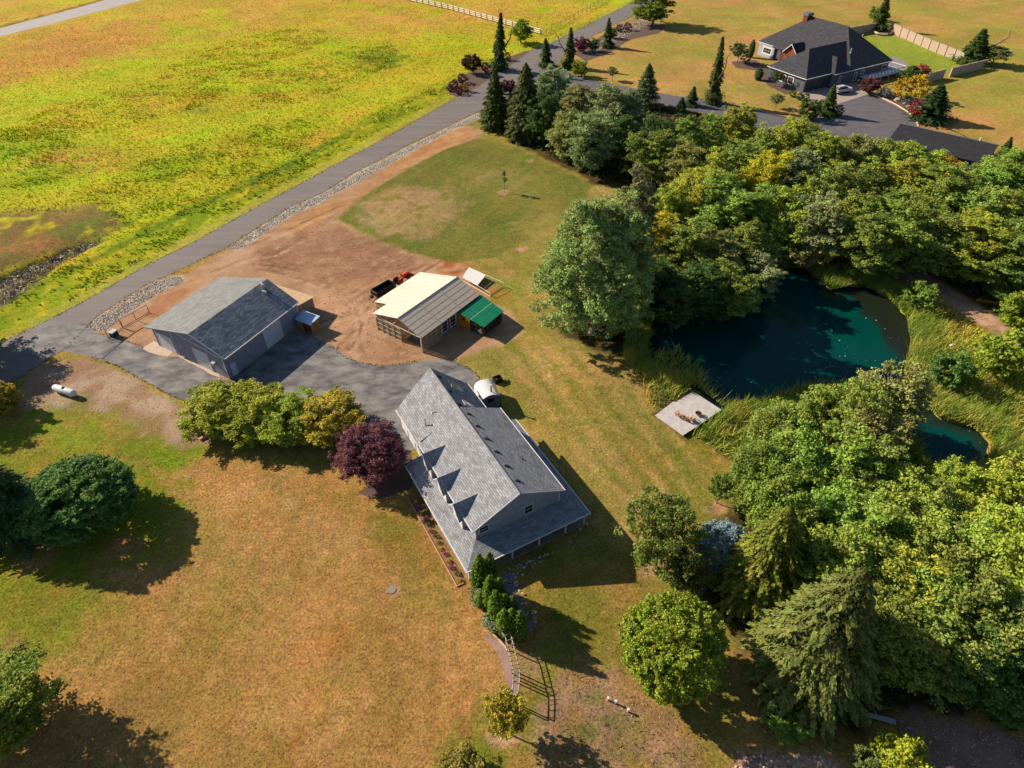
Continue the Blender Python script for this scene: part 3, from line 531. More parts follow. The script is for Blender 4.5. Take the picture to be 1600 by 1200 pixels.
def trunk_mesh(seed, Ht, r0, spread=0, nb=9, zb=.25, m=None, bare=False):
    rr = random.Random(seed); b = MB(); p = Vector((0, 0, -.2)); n = 6; pts = [p.copy()]
    for i in range(n): p = p + Vector((rr.gauss(0, .02) * Ht, rr.gauss(0, .02) * Ht, Ht * .92 / n)); pts.append(p.copy())
    for i in range(n): b.tube(pts[i], pts[i + 1], r0 * (1 - i / n * .85), r0 * (1 - (i + 1) / n * .85), 7)
    for i in range(nb):
        t = zb + (1 - zb) * (i + rr.random()) / nb * .9; k = min(int(t * n), n - 1); q = pts[k].lerp(pts[k + 1], t * n - k); a = rr.random() * 6.283; ln = spread * (1.05 - t * .6)
        q1 = q + Vector((math.cos(a) * ln * .5, math.sin(a) * ln * .5, ln * .45)); q2 = q1 + Vector((math.cos(a + .3) * ln * .4, math.sin(a + .3) * ln * .4, ln * .4))
        b.tube(q, q1, r0 * .42 * (1 - t * .5), r0 * .25 * (1 - t * .5), 5); b.tube(q1, q2, r0 * .25 * (1 - t * .5), r0 * .06, 5)
        for g in range(2):
            a2 = a + rr.uniform(-1, 1); b.tube(q1, q1 + Vector((math.cos(a2) * ln * .4, math.sin(a2) * ln * .4, ln * rr.uniform(.1, .5))), r0 * .14, r0 * .04, 4)
    o = b.build('trunk', m or M_bark); me = o.data; bpy.data.objects.remove(o); return me

PROTO = {}
def proto(key, crown, trunk, Rr, Ht):
    co = np.empty(len(crown.vertices) * 3, np.float32); crown.vertices.foreach_get('co', co); co = co.reshape(-1, 3)
    PROTO[key] = (crown, trunk, float(np.percentile(np.hypot(co[:, 0], co[:, 1]), 98.5)), float(np.percentile(co[:, 2], 99.8)))
for i in range(5):
    proto('broad%d' % i, broadleaf('crown', 10 + i, 4.6, 13, 1.0, 80, 300, .19, .30), trunk_mesh(i, 13, .26, 3.2), 4.6, 13)
for i in range(2):
    proto('tall%d' % i, broadleaf('crown', 30 + i, 4.2, 17, 1.2, 110, 260, .17, .27, taper=.45), trunk_mesh(20 + i, 17, .3, 3), 4.2, 17)
proto('poplar', broadleaf('crown', 40, 8.5, 25, .6, 260, 330, .2, .2, .4, taper=.45), trunk_mesh(44, 25, .5, 5, 14, m=M_bark_pale), 8.5, 25)
proto('poplar2', broadleaf('crown', 41, 6.0, 27, .8, 170, 330, .2, .22, .5, taper=.8), trunk_mesh(45, 27, .45, 4, 14, m=M_bark_pale), 6, 27)
for i in range(2):
    proto('airy%d' % i, broadleaf('crown', 50 + i, 4.8, 9, .8, 90, 150, .17, .22, .8), trunk_mesh(50 + i, 9, .2, 3.4, 14), 4.8, 9)
proto('dome', broadleaf('crown', 60, 7.3, 11.5, .1, 330, 230, .19, .16, .22, .9), trunk_mesh(60, 11, .35, 4), 7.3, 11.5)
proto('purple', broadleaf('crown', 61, 5.2, 9.5, 1.2, 150, 230, .15, .2, .35), trunk_mesh(61, 9.5, .22, 3.5), 5.2, 9.5)
proto('hedge', broadleaf('crown', 62, 4.2, 7.5, .2, 120, 260, .15, .23, .35), trunk_mesh(62, 7.5, .16, 3), 4.2, 7.5)
for i in range(2):
    proto('shrub%d' % i, broadleaf('foliage', 70 + i, 1.5, 2.6, .0, 34, 170, .11, .34, .4), None, 1.5, 2.6)
proto('ball', broadleaf('foliage', 73, 1.5, 2.4, .0, 60, 110, .09, .22, .12), None, 1.5, 2.4)
proto('small', broadleaf('crown', 74, 1.9, 5.2, 1.6, 38, 120, .13, .3, .6), trunk_mesh(74, 4.4, .09, 1.6, 7, .4), 1.9, 5.2)
proto('sapling', broadleaf('crown', 75, .5, 3.9, 1.2, 14, 60, .1, .5, .6), trunk_mesh(75, 3.4, .05, .3, 4, .4), .5, 3.9)
egg = lambda t: 5.9 * (max(0, 1 - ((t - .36) / (.64 if t > .36 else .52)) ** 2)) ** .55
proto('egg', broadleaf('crown', 80, 5.9, 12, .1, 360, 210, .17, .14, .18, .9, rag=.05, jit=1.3), trunk_mesh(80, 14, .4, .5, 3), 5.9, 15)
cone = lambda t: 5.0 * (1 - t) ** .75 * (1 if t > .08 else .8) + .08
for i in range(3):
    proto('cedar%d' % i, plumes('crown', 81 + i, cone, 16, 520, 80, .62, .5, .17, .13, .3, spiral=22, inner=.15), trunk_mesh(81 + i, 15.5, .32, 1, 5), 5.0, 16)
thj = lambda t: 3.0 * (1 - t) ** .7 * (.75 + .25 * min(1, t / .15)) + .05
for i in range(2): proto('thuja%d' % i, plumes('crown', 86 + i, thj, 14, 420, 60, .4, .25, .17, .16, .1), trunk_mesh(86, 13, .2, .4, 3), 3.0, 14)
spr = lambda t: 3.6 * (1 - t) ** .85 + .05
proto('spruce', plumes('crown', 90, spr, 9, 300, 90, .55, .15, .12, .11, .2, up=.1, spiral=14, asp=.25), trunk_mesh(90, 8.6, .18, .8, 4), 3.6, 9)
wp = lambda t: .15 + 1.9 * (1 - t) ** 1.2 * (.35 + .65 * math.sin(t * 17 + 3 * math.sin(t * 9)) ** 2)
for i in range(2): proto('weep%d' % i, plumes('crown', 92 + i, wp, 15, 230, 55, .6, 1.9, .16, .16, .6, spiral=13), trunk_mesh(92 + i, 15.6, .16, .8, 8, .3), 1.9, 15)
arb = lambda t: .95 * (max(0, 1 - ((t - .35) / (.66 if t > .35 else .5)) ** 2)) ** .7 + .02
proto('arb', plumes('foliage', 95, arb, 5.0, 260, 34, .5, -.1, .1, .2, .02, up=.9), None, .95, 5.0)
pn = lambda t: 3.1 * (1 - t) ** .8 + .1
proto('pine', plumes('crown', 96, pn, 10, 190, 60, .7, .1, .15, .12, .8, up=.1, spiral=9), trunk_mesh(96, 10, .2, 1.4, 9), 3.1, 10)
USED = set()
C_yg, C_g, C_dg, C_gg, C_y, C_m = (.190, .225, .028), (.120, .155, .028), (.055, .088, .024), (.150, .182, .072), (.36, .29, .022), (.075, .022, .026)
rT = random.Random(5)
def plant(key, x, y, h, r, col, name, label, cat, group=None, z=0.0, lean=(0, 0)):
    "one tree (trunk and crown) or one shrub (foliage only) standing at x, y"
    cr, tr, Rr, Ht = PROTO[key]; rz = rT.random() * 6.283; sx = r / Rr; sz = h / Ht; c4 = (*[c * rT.uniform(.9, 1.1) for c in col], 1)
    if tr is None:
        o = bpy.data.objects.new(name, cr); COL.objects.link(o); o.location = (x, y, z); o.rotation_euler = (0, 0, rz); o.scale = (sx, sx, sz); o.color = c4
        return tag(o, label, cat, group)
    e = empty(name, (x, y, z), rz, label, cat, group); e.rotation_euler = (lean[0], lean[1], rz)
    c = bpy.data.objects.new('crown', cr); t = bpy.data.objects.new('trunk', tr)
    for o in (c, t): COL.objects.link(o); o.parent = e; o.scale = (sx, sx, sz)
    c.color = c4; return e
def at_box(u, vt, vb, w, cone=False, hf=None):
    "photo box (centre column, top row, bottom row, width in px) -> centre on the ground, height, radius"
    h = 6.0; vm = (vt + vb) / 2
    for it in range(14):
        m3 = G(u, vm, h * .5); rel = np.array([m3[0], m3[1], h * .5 - H]); dist = float(np.linalg.norm(rel)); r = w / 2 * dist / F
        sa = -rel[2] / dist; ca = math.sqrt(1 - sa * sa); e = (vb - vt) / 2 * dist / F
        if cone:      # apex at the top row, front of the base ring at the bottom row
            g = G(u, vb); uv = m3[:2] / np.linalg.norm(m3[:2]); c = uv * (np.linalg.norm(g[:2]) + r * .75); lo, hi = .2, 60
            for _ in range(30):
                h = (lo + hi) / 2
                if prow(c[0], c[1], h) > vt: lo = h
                else: hi = h
        else:
            c = m3[:2]; h = hf if hf else .5 * h + .5 * min(1.7 * r, 2 * math.sqrt(max((e * e - (r * sa) ** 2), (.35 * r * ca) ** 2)) / ca)
    return float(c[0]), float(c[1]), h, r
CONES = ('cedar', 'thuja', 'spruce', 'weep', 'arb', 'pine', 'small', 'sapling', 'airy')
def pb(key, u, vt, vb, w, col, name, label, cat='tree', group=None, lean=(0, 0), hf=None):
    x, y, h, r = at_box(u, vt, vb, w, key.startswith(CONES), hf)
    if key.startswith('weep'): lean = (rT.uniform(-.07, .07), rT.uniform(-.07, .07)); r *= rT.uniform(1.0, 1.35)
    return plant(key, x, y, h, r, col, name, label, cat, group, lean=lean)
def pt(key, u, vt, h, w, col, name, label, cat='tree', group=None):
    "woodland tree: its top shows at u, vt; h metres tall; w px wide"
    g = G(u, vt + 7, h * .93); return plant(key, g[0], g[1], h, w / 2 / pxm(g), col, name, label, cat, group)

# --- single trees and shrubs
BT = 'broadleaf_tree'; CT = 'conifer_tree'; SH = 'shrub'
pb('poplar', 932, 286, 560, 178, (.145, .195, .055), 'cottonwood_tree', 'huge grey-green cottonwood with a dense rounded crown between lawn and pond', hf=25)
pb('poplar2', 985, 250, 520, 92, (.125, .145, .055), 'cottonwood_tree', 'pointed olive cottonwood rising just behind the huge rounded cottonwood', hf=28)
pb('egg', 122, 708, 852, 138, (.060, .115, .028), BT, 'dark green dome-shaped tree alone on the front lawn casting a long shadow', hf=8.0)
pb('cedar0', 8, 715, 880, 120, (.040, .072, .022), CT, 'dark conifer cut by the left edge beside the dome-shaped tree')
pb('egg', 1052, 926, 1096, 148, (.150, .190, .018), CT, 'bright green egg-shaped conifer on the lawn south-east of the house', hf=11.5)
pb('airy0', 1030, 788, 935, 136, (.110, .125, .028), BT, 'open-crowned olive tree on the lawn in front of the blue spruce')
pb('airy1', 1072, 868, 948, 76, (.100, .120, .030), BT, 'smaller olive tree tucked below the blue spruce')
pb('egg', 1128, 806, 905, 78, (.17, .20, .22), CT, 'silvery blue spruce between the olive tree and the tall yellow-green cedar', hf=6.5)
pb('cedar1', 1195, 795, 985, 140, (.105, .130, .018), CT, 'tall yellow-green cedar right of the blue spruce')
pb('cedar2', 1272, 892, 1150, 186, (.085, .105, .024), CT, 'large cedar with long drooping limbs above the plank bench')
pb('small', 1123, 748, 800, 42, (.08, .12, .02), BT, 'young green tree in a bare mulch ring near the pond reeds')
pb('sapling', 788, 266, 302, 10, (.09, .14, .02), BT, 'staked sapling in a mulch ring in the middle of the round green lawn')
pb('small', 790, 1100, 1172, 66, (.21, .19, .02), BT, 'small yellowing tree in a mulch ring below the pergola')
pb('shrub1', 722, 1165, 1225, 62, (.16, .14, .03), SH, 'yellow-brown shrub cut by the bottom edge left of the small yellowing tree', 'shrub')
_q = G(30, 1135); plant('broad3', _q[0], _q[1], 9, 5.3, (.115, .125, .02), BT, 'olive tree filling the bottom left corner of the lawn', 'tree')
pb('shrub0', 2, 598, 650, 46, (.19, .18, .02), SH, 'yellow-green bush at the left edge beside the gravel yard', 'shrub')
pb('broad1', -112, 440, 572, 110, (.07, .09, .02), BT, 'tree at the left edge shading the driveway entrance')
pb('broad2', -122, 510, 650, 104, (.07, .09, .02), BT, 'tree at the left edge shading the gravel yard below the entrance')
pb('purple', 577, 648, 768, 116, (.100, .045, .050), BT, 'maroon-leaved tree at the corner of the house', hf=7.5)
for i, (u, a, b, w, c, q) in enumerate(((346, 583, 690, 118, (.175, .220, .020), 'leftmost bright green'), (402, 592, 698, 116, (.170, .222, .020), 'second from the left, bright green'), (456, 602, 706, 110, (.165, .210, .022), 'middle, green and slightly darker'), (512, 600, 706, 118, (.225, .205, .024), 'rightmost, rusty yellow-green'))):
    pb('hedge', u, a, b, w, c, BT, q + ' tree of the tight row between barn and front lawn', group='row of trees below the barn', hf=6.0)
# along the road at the top
pb('thuja0', 774, 112, 208, 48, (.055, .080, .018), CT, 'dark cone-shaped conifer at the roadside end of the wood')
pb('thuja1', 822, 100, 226, 62, (.065, .085, .025), CT, 'broader cone-shaped conifer, second from the road end of the wood')
pb('weep0', 778, 21, 112, 22, (.050, .080, .022), CT, 'narrow weeping conifer in the planted island left of the road')
pb('tall1', 815, 15, 84, 36, (.125, .165, .012), BT, 'bright green oval tree in the island left of the road')
pb('purple', 738, 79, 122, 30, (.040, .018, .016), BT, 'maroon tree in the island left of the road')
for u, a, b, w, c, l in ((722, 114, 130, 16, C_m, 'maroon ball shrub nearest the maroon tree in the island'), (709, 123, 140, 16, C_m, 'maroon ball shrub on the left end of the island'), (717, 134, 148, 14, C_m, 'maroon ball shrub at the near end of the island'), (703, 131, 144, 11, C_m, 'smallest maroon ball shrub at the island tip'), (725, 129, 142, 15, (.20, .14, .01), 'yellow ball shrub among the maroon ones in the island'), (758, 95, 112, 15, C_m, 'maroon ball shrub right of the maroon tree'), (792, 79, 96, 13, C_m, 'maroon ball shrub right of the weeping conifer in the island'),
        (794, 127, 146, 26, C_m, 'low maroon shrub at the corner where the driveway leaves the road'), (908, 60, 80, 22, (.10, .03, .05), 'maroon shrub right of the road behind the driveway trees'), (927, 61, 80, 19, C_dg, 'round green shrub right of the road between maroon shrub and conifer'), (957, 43, 61, 15, C_dg, 'green shrub beside the narrow conifer right of the road'), (968, 39, 48, 13, C_m, 'left of two low maroon balls on the lawn edge'), (981, 36, 46, 12, C_m, 'right of two low maroon balls on the lawn edge'), (907, 96, 120, 24, (.13, .15, .02), 'yellow-green shrub at the driveway corner')):
    pb('ball' if 'ball' in l else 'shrub0', u, a, b, w, c, SH, l, 'shrub', 'shrubs along the road' if 'ball' in l else None)
pb('weep1', 854, 60, 106, 17, (.055, .085, .025), CT, 'short weeping conifer left of the driveway mouth')
pb('weep0', 891, 44, 108, 20, (.055, .085, .022), CT, 'tall weeping conifer at the driveway mouth')
pb('weep1', 951, 28, 76, 17, (.050, .080, .022), CT, 'narrow weeping conifer on the verge right of the road')
pb('broad3', 1022, -18, 36, 56, (.10, .14, .018), BT, 'round green tree on the top edge right of the road')
pb('small', 957, 104, 128, 16, (.12, .14, .05), BT, 'thin young tree on the lawn above the driveway')
pb('pine', 1011, 100, 175, 48, (.060, .085, .035), CT, 'open layered conifer standing in the wood below the driveway')
pb('weep0', 1122, 58, 166, 24, (.075, .095, .022), CT, 'very tall weeping conifer beside the driveway bend')
pb('weep1', 1081, 135, 168, 18, C_dg, CT, 'short dark conifer left of the tall weeping one')
pb('weep1', 1065, 152, 180, 17, C_dg, CT, 'lowest dark conifer on the driveway edge, left of the pair')
# round the neighbour's house
for k, u, a, b, w, c, nm, l in (('small', 1154, 67, 102, 26, (.045, .09, .02), BT, 'dark round tree left of the far house'), ('arb', 1175, 62, 91, 9, C_dg, SH, 'slim upright shrub at the corner of the far house'), ('ball', 1166, 84, 98, 14, C_gg, SH, 'grey ball shrub left of the far house'),
        ('arb', 1186, 106, 127, 12, C_dg, SH, 'slim dark shrub on the lawn before the far house'), ('small', 1213, 111, 138, 20, C_dg, BT, 'small dark tree by the far entrance'), ('arb', 1249, 122, 142, 9, C_dg, SH, 'slim shrub at the garage corner of the far house'), ('ball', 1239, 139, 152, 11, C_dg, SH, 'leftmost of three clipped balls by the far garage'), ('ball', 1250, 144, 156, 11, C_dg, SH, 'middle of three clipped balls by the far garage'), ('ball', 1260, 144, 156, 11, C_dg, SH, 'rightmost of three clipped balls by the far garage'),
        ('small', 1214, 146, 172, 20, (.12, .14, .05), BT, 'thin pale tree on the grass island before the far garage'), ('shrub0', 1264, 155, 187, 30, (.05, .085, .02), SH, 'dense round green bush on the island before the far garage'), ('ball', 1285, 155, 172, 16, (.07, .12, .02), SH, 'light green ball at the island edge'), ('ball', 1309, 164, 181, 18, (.06, .10, .02), SH, 'green ball at the tip of the island in the court'), ('weep1', 1298, 133, 184, 18, (.055, .095, .02), CT, 'leaning weeping conifer on the island in the court'),
        ('shrub1', 1358, 124, 144, 27, (.10, .035, .035), SH, 'maroon bush beside the concrete apron'), ('ball', 1384, 136, 151, 15, (.10, .14, .13), SH, 'upper blue-grey ball shrub beside the court'), ('ball', 1419, 146, 161, 15, (.12, .15, .14), SH, 'lower blue-grey ball shrub beside the court'), ('ball', 1427, 120, 152, 46, (.27, .19, .012), SH, 'wide golden bush right of the court'), ('shrub1', 1424, 106, 124, 28, (.05, .09, .02), SH, 'green bush behind the golden bush'), ('shrub0', 1436, 105, 122, 28, (.15, .02, .03), SH, 'red bush behind the golden bush'), ('shrub1', 1436, 157, 184, 26, (.22, .03, .04), SH, 'bright red bush at the court edge'),
        ('weep0', 1459, 133, 195, 40, (.035, .065, .018), CT, 'dark bushy weeping conifer right of the red bush'), ('weep1', 1381, -8, 50, 18, (.055, .08, .02), CT, 'tall leaning conifer at the back corner of the walled lawn'), ('shrub0', 1368, 12, 30, 18, C_g, SH, 'small crown beside the tall leaning conifer behind the far house'), ('weep0', 1527, 46, 104, 30, (.06, .09, .022), CT, 'pointed conifer at the right end of the garden wall'), ('small', 1554, 72, 108, 38, (.11, .12, .04), BT, 'sparse olive tree standing right of the garden wall'), ('weep1', 1575, 214, 245, 12, C_dg, CT, 'thin conifer beyond the right end of the dark outbuilding')):
    pb(k, u, a, b, w, c, nm, l, 'shrub' if nm == SH else 'tree', 'clipped balls by the far garage' if 'three clipped' in l else None)
hb = MB();
# --- the wood, row by row (top px u, v; height; width px; prototype; colour)
ORD = ['first', 'second', 'third', 'fourth', 'fifth', 'sixth', 'seventh', 'eighth', 'ninth', 'tenth', 'eleventh', 'twelfth', 'thirteenth', 'fourteenth']
CN = {'yg': (C_yg, 'yellow-green'), 'g': (C_g, 'mid-green'), 'dg': ((.055, .09, .022), 'dark green'), 'gg': (C_gg, 'grey-green'), 'y': ((.25, .225, .018), 'golden-yellow'), 'ol': ((.170, .165, .048), 'olive'), 'lg': ((.145, .200, .034), 'light green')}
ROWS = [
 ('row along the driveway', 13.5, [(866, 100, 66, 'gg'), (906, 132, 72, 'ol'), (950, 128, 78, 'gg'), (985, 140, 56, 'gg'), (1040, 176, 66, 'dg'), (1078, 182, 58, 'lg'), (1112, 178, 56, 'lg'), (1160, 160, 60, 'yg'), (1195, 196, 62, 'lg'), (1246, 184, 76, 'yg'), (1290, 208, 70, 'yg'), (1345, 212, 76, 'ol'), (1394, 214, 70, 'lg')]),
 ('row behind the dark outbuilding', 13.0, [(1440, 226, 66, 'yg'), (1478, 244, 70, 'y'), (1516, 254, 72, 'g'), (1556, 256, 74, 'lg'), (1602, 236, 84, 'lg')]),
 ('second row of the belt', 13.5, [(850, 140, 60, 'dg'), (890, 172, 70, 'ol'), (930, 175, 80, 'gg'), (975, 182, 74, 'dg'), (1020, 205, 72, 'g'), (1072, 222, 74, 'ol'), (1118, 235, 78, 'yg'), (1160, 222, 76, 'lg'), (1205, 232, 78, 'y'), (1250, 236, 86, 'gg'), (1305, 250, 88, 'lg'), (1360, 250, 90, 'g'), (1420, 250, 90, 'yg'), (1480, 262, 92, 'g')]),
 ('third row of the belt', 13.5, [(1045, 285, 72, 'yg'), (1090, 262, 84, 'yg'), (1140, 280, 88, 'lg'), (1195, 290, 80, 'lg'), (1240, 300, 84, 'yg'), (1290, 300, 90, 'gg'), (1342, 308, 96, 'g'), (1400, 300, 96, 'g'), (1460, 308, 98, 'g'), (1520, 285, 94, 'lg'), (1580, 300, 104, 'yg')]),
 ('row nearest the pond', 12.5, [(1035, 335, 84, 'y'), (1082, 345, 88, 'lg'), (1130, 362, 92, 'ol'), (1180, 345, 78, 'g'), (1368, 335, 84, 'g'), (1422, 328, 92, 'g'), (1480, 338, 98, 'g'), (1545, 338, 100, 'yg'), (1604, 352, 104, 'g')]),
 ('row leaning over the north shore', 10.0, [(1030, 410, 80, 'dg'), (1062, 440, 66, 'dg'), (1105, 412, 84, 'dg'), (1155, 415, 82, 'g'), (1195, 402, 60, 'gg')]),
]
for rn, h, items in ROWS:
    for i, (u, v, w, cn) in enumerate(items):
        c, cname = CN[cn]; rr = random.Random(u * 7 + v)
        key = ('broad%d' % rr.randrange(5)) if rr.random() < .55 else ('tall%d' % rr.randrange(2))
        pt(key, u, v, h * rr.uniform(.9, 1.12), w * 1.0, c, BT, '%s tree, %s from the left in the %s' % (cname, ORD[i], rn), 'tree', 'broadleaf trees of the wood')
S2 = [
 ('northern edge of the south-east grove', 12.5, [(1225, 640, 84, 'lg'), (1270, 612, 92, 'lg'), (1322, 598, 96, 'lg'), (1358, 612, 84, 'lg'), (1404, 580, 96, 'ol'), (1378, 650, 86, 'ol'), (1500, 716, 60, 'yg')]),
 ('second line of the south-east grove', 12.5, [(1205, 700, 96, 'g'), (1250, 690, 104, 'lg'), (1310, 680, 110, 'lg'), (1372, 700, 108, 'g'), (1435, 742, 112, 'lg'), (1490, 772, 100, 'lg'), (1552, 785, 104, 'yg'), (1616, 752, 110, 'yg')]),
 ('middle of the south-east grove', 13.0, [(1240, 750, 100, 'g'), (1330, 770, 120, 'lg'), (1400, 800, 124, 'lg'), (1470, 820, 126, 'lg'), (1540, 830, 128, 'lg'), (1612, 840, 130, 'yg')]),
 ('lower line of the south-east grove', 12.5, [(1335, 850, 120, 'lg'), (1400, 880, 132, 'yg'), (1475, 905, 130, 'lg'), (1545, 915, 136, 'g'), (1615, 930, 140, 'g')]),
 ('bottom edge of the south-east grove', 11.0, [(1375, 935, 124, 'g'), (1442, 955, 118, 'g'), (1512, 970, 120, 'g'), (1592, 1000, 130, 'dg')]),
]
for rn, h, items in S2:
    for i, (u, v, w, cn) in enumerate(items):
        c, cname = CN[cn]; rr = random.Random(u * 3 + v); key = 'broad%d' % rr.randrange(5)
        pt(key, u, v, h * rr.uniform(.92, 1.1), w * 1.0, c, BT, '%s tree, %s from the left on the %s' % (cname, ORD[i], rn), 'tree', 'broadleaf trees of the grove')
# willows and bushes at the shore
for i, (k, u, a, b, w, c, l) in enumerate((('shrub0', 1252, 340, 402, 80, C_gg, 'grey willow bush under the wood at the pond head'), ('shrub1', 1262, 360, 420, 66, (.17, .16, .05), 'tan-green willow bush right of the grey one'), ('shrub0', 1192, 380, 440, 60, (.05, .08, .03), 'dark bush on the north shore'), ('shrub1', 1438, 440, 482, 46, C_g, 'dark green bush between path and pond'), ('shrub0', 1484, 552, 606, 56, (.075, .13, .03), 'round green bush in the marsh right of the pond'), ('shrub1', 1572, 520, 590, 76, (.13, .17, .02), 'large light green bush at the right edge by the path'), ('shrub0', 1600, 455, 520, 60, (.15, .18, .02), 'light bush at the right edge above the path'), ('shrub1', 1410, 1150, 1220, 70, (.20, .20, .02), 'bright yellow-green tuft bush below the plank bench'), ('shrub0', 1352, 1160, 1215, 40, (.10, .12, .03), 'olive bush left of the bright tuft below the bench'), ('shrub0', 1225, 1100, 1150, 60, (.09, .14, .02), 'low bush at the foot of the large drooping cedar'), ('shrub1', 752, 905, 955, 40, (.13, .15, .07), 'pale leafy shrub at the porch corner'), ('shrub0', 772, 955, 990, 34, (.16, .18, .10), 'pale shrub below the row of columnar conifers'))):
    pb(k, u, a, b, w, c, SH, l, 'shrub')
# columnar conifers below the porch
for i, (u, a, b, w) in enumerate(((751, 870, 935, 24), (766, 868, 930, 24), (744, 884, 932, 18), (767, 905, 962, 26), (781, 908, 960, 22), (752, 930, 955, 18), (775, 928, 982, 25), (788, 934, 985, 26), (801, 936, 985, 22), (788, 958, 1003, 24), (800, 956, 1003, 22), (812, 960, 1008, 24))):
    pb('arb', u, a - 4, b, w * .95, (.075, .125, .014), 'columnar_conifer', '%s columnar conifer of the row below the porch, counted from the house' % (ORD[i].capitalize()), 'conifer', 'columnar conifers below the porch')

# --- blades: reeds by the pond, tall grass in the field, tufts on the verge
def blades(name, P2, hgt, wid, col_fn, seed, lean=.35, clump=0.0, z=0.0, kw=.5):
    rng = np.random.RandomState(seed); n = len(P2); hh = hgt * rng.uniform(.6, 1.3, n); az = rng.rand(n) * 6.283
    w = wid * rng.uniform(.6, 1.4, n); dx = np.cos(az) * w; dy = np.sin(az) * w
    lx = (rng.normal(size=n) * lean + kw * lean) * hh; ly = rng.normal(size=n) * lean * hh
    V = np.empty((n, 3, 3)); V[:, 0] = np.stack([P2[:, 0] - dx, P2[:, 1] - dy, np.full(n, z)], 1); V[:, 1] = np.stack([P2[:, 0] + dx, P2[:, 1] + dy, np.full(n, z)], 1)
    V[:, 2] = np.stack([P2[:, 0] + lx, P2[:, 1] + ly, z + hh], 1)
    me = np_mesh(name, V.reshape(-1, 3), 3, rng.rand(n), M_blade); c = col_fn(P2[:, 0], P2[:, 1], rng)
    a = me.color_attributes.new('col', 'FLOAT_COLOR', 'POINT'); c = np.repeat(c, 3, 0); a.data.foreach_set('color', np.concatenate([c, np.ones((len(c), 1))], 1).ravel())
    o = bpy.data.objects.new(name, me); COL.objects.link(o); return o
M_blade = bpy.data.materials.new('blade'); M_blade.use_nodes = True; _n = M_blade.node_tree; _b = _n.nodes['Principled BSDF']; _a = _n.nodes.new('ShaderNodeAttribute'); _a.attribute_name = 'col'
_t = _n.nodes.new('ShaderNodeBsdfTranslucent'); _m = _n.nodes.new('ShaderNodeMixShader'); _m.inputs[0].default_value = .3; _b.inputs['Roughness'].default_value = .7; _b.inputs['Specular IOR Level'].default_value = .15
_n.links.new(_a.outputs['Color'], _b.inputs['Base Color']); _n.links.new(_a.outputs['Color'], _t.inputs['Color']); _n.links.new(_b.outputs[0], _m.inputs[1]); _n.links.new(_t.outputs[0], _m.inputs[2]); _n.links.new(_m.outputs[0], _n.nodes['Material Output'].inputs[0])
def scatter(polys, dens, seed, avoid=(), wt=None):
    rng = np.random.RandomState(seed); out = []
    for P in polys:
        P = W2(P); x0, x1 = min(p[0] for p in P), max(p[0] for p in P); y0, y1 = min(p[1] for p in P), max(p[1] for p in P); n = int((x1 - x0) * (y1 - y0) * dens)
        x = rng.uniform(x0, x1, n); y = rng.uniform(y0, y1, n); k = sdist(x, y, P) > 0
        for Q in avoid: k &= sdist(x, y, Q) < 0
        if wt: k &= rng.rand(n) < wt(x, y)
        out.append(np.stack([x[k], y[k]], 1))
    return np.concatenate(out)
def cvar(base, var=.3):
    base = np.array(base)
    def f(x, y, rng):
        t = fbm(x / 3, y / 3, 3, 6)[:, None]; c = base[0] * (1 - smooth(.35, .65, t)) + base[1] * smooth(.35, .65, t); return c * rng.uniform(1 - var, 1 + var, (len(x), 1))
    return f
shoreband = [(985, 555), (1060, 548), (1100, 585), (1108, 612), (1083, 606), (1050, 628), (1020, 645), (1000, 600)]
RB = [shoreband, [(1075, 678), (1108, 656), (1135, 640), (1200, 628), (1270, 606), (1310, 612), (1250, 660), (1210, 700), (1180, 740), (1130, 712)], [(1232, 402), (1300, 392), (1345, 402), (1395, 440), (1345, 446), (1300, 448), (1262, 415)], [(1395, 455), (1440, 470), (1500, 540), (1620, 620), (1700, 700), (1700, 780), (1560, 770), (1556, 690), (1470, 645), (1424, 585), (1432, 540), (1424, 495)]]
P = scatter(RB, 9, 1, [W2([(1023, 652), (1052, 626), (1084, 610), (1129, 640), (1069, 683)])]); _r = np.random.RandomState(77); _x = _r.uniform(px0 - 2, px1 + 2, 150000); _y = _r.uniform(py0 - 2, py1 + 2, 150000); _s = sdist(_x, _y, PW); _k = (_s > -2.6) & (_s < .9) & (sdist(_x, _y, W2([(1020, 655), (1050, 622), (1084, 600), (1135, 640), (1075, 690)])) < 0)
P = np.concatenate([P, np.stack([_x[_k], _y[_k]], 1)]); r1 = blades('pond_reeds', P, 1.7, .07, cvar([(.20, .28, .04), (.38, .38, .07)]), 2, .4); tag(r1, 'tall green reeds and cattails crowding the pond shore', 'reeds', kind='stuff')
P = scatter([[(1420, 440), (1470, 470), (1540, 520), (1640, 580), (1700, 640), (1700, 800), (1580, 780), (1560, 700), (1470, 620), (1430, 560), (1450, 500)], [(1180, 760), (1200, 700), (1260, 660), (1160, 760)]], 12, 3); r2 = blades('marsh_grass', P, .8, .09, cvar([(.36, .40, .035), (.50, .42, .07)]), 4, .5); tag(r2, 'yellow-green marsh grass between the pond and the gravel path', 'grass', kind='stuff')
fieldP = [(-60, 480), (-60, -60), (1000, -60), (925, 40), (864, 60), (770, 96), (690, 130), (550, 198), (430, 262), (290, 322), (150, 396), (60, 440)]
def fwt(x, y): d = np.sqrt(x * x + y * y); return np.clip(1.35 - d / 330, .12, 1)
def fcol(x, y, rng): c = ground_col(x, y); return c * rng.uniform(.92, 1.3, (len(x), 1))
P = scatter([fieldP], 2.6, 5, wt=fwt); k = sdist(P[:, 0], P[:, 1], W2([(0, 40), (170, -4), (330, -40), (218, 4), (100, 36), (0, 60), (-200, 115), (-200, 88)])) < 0; P = P[k]
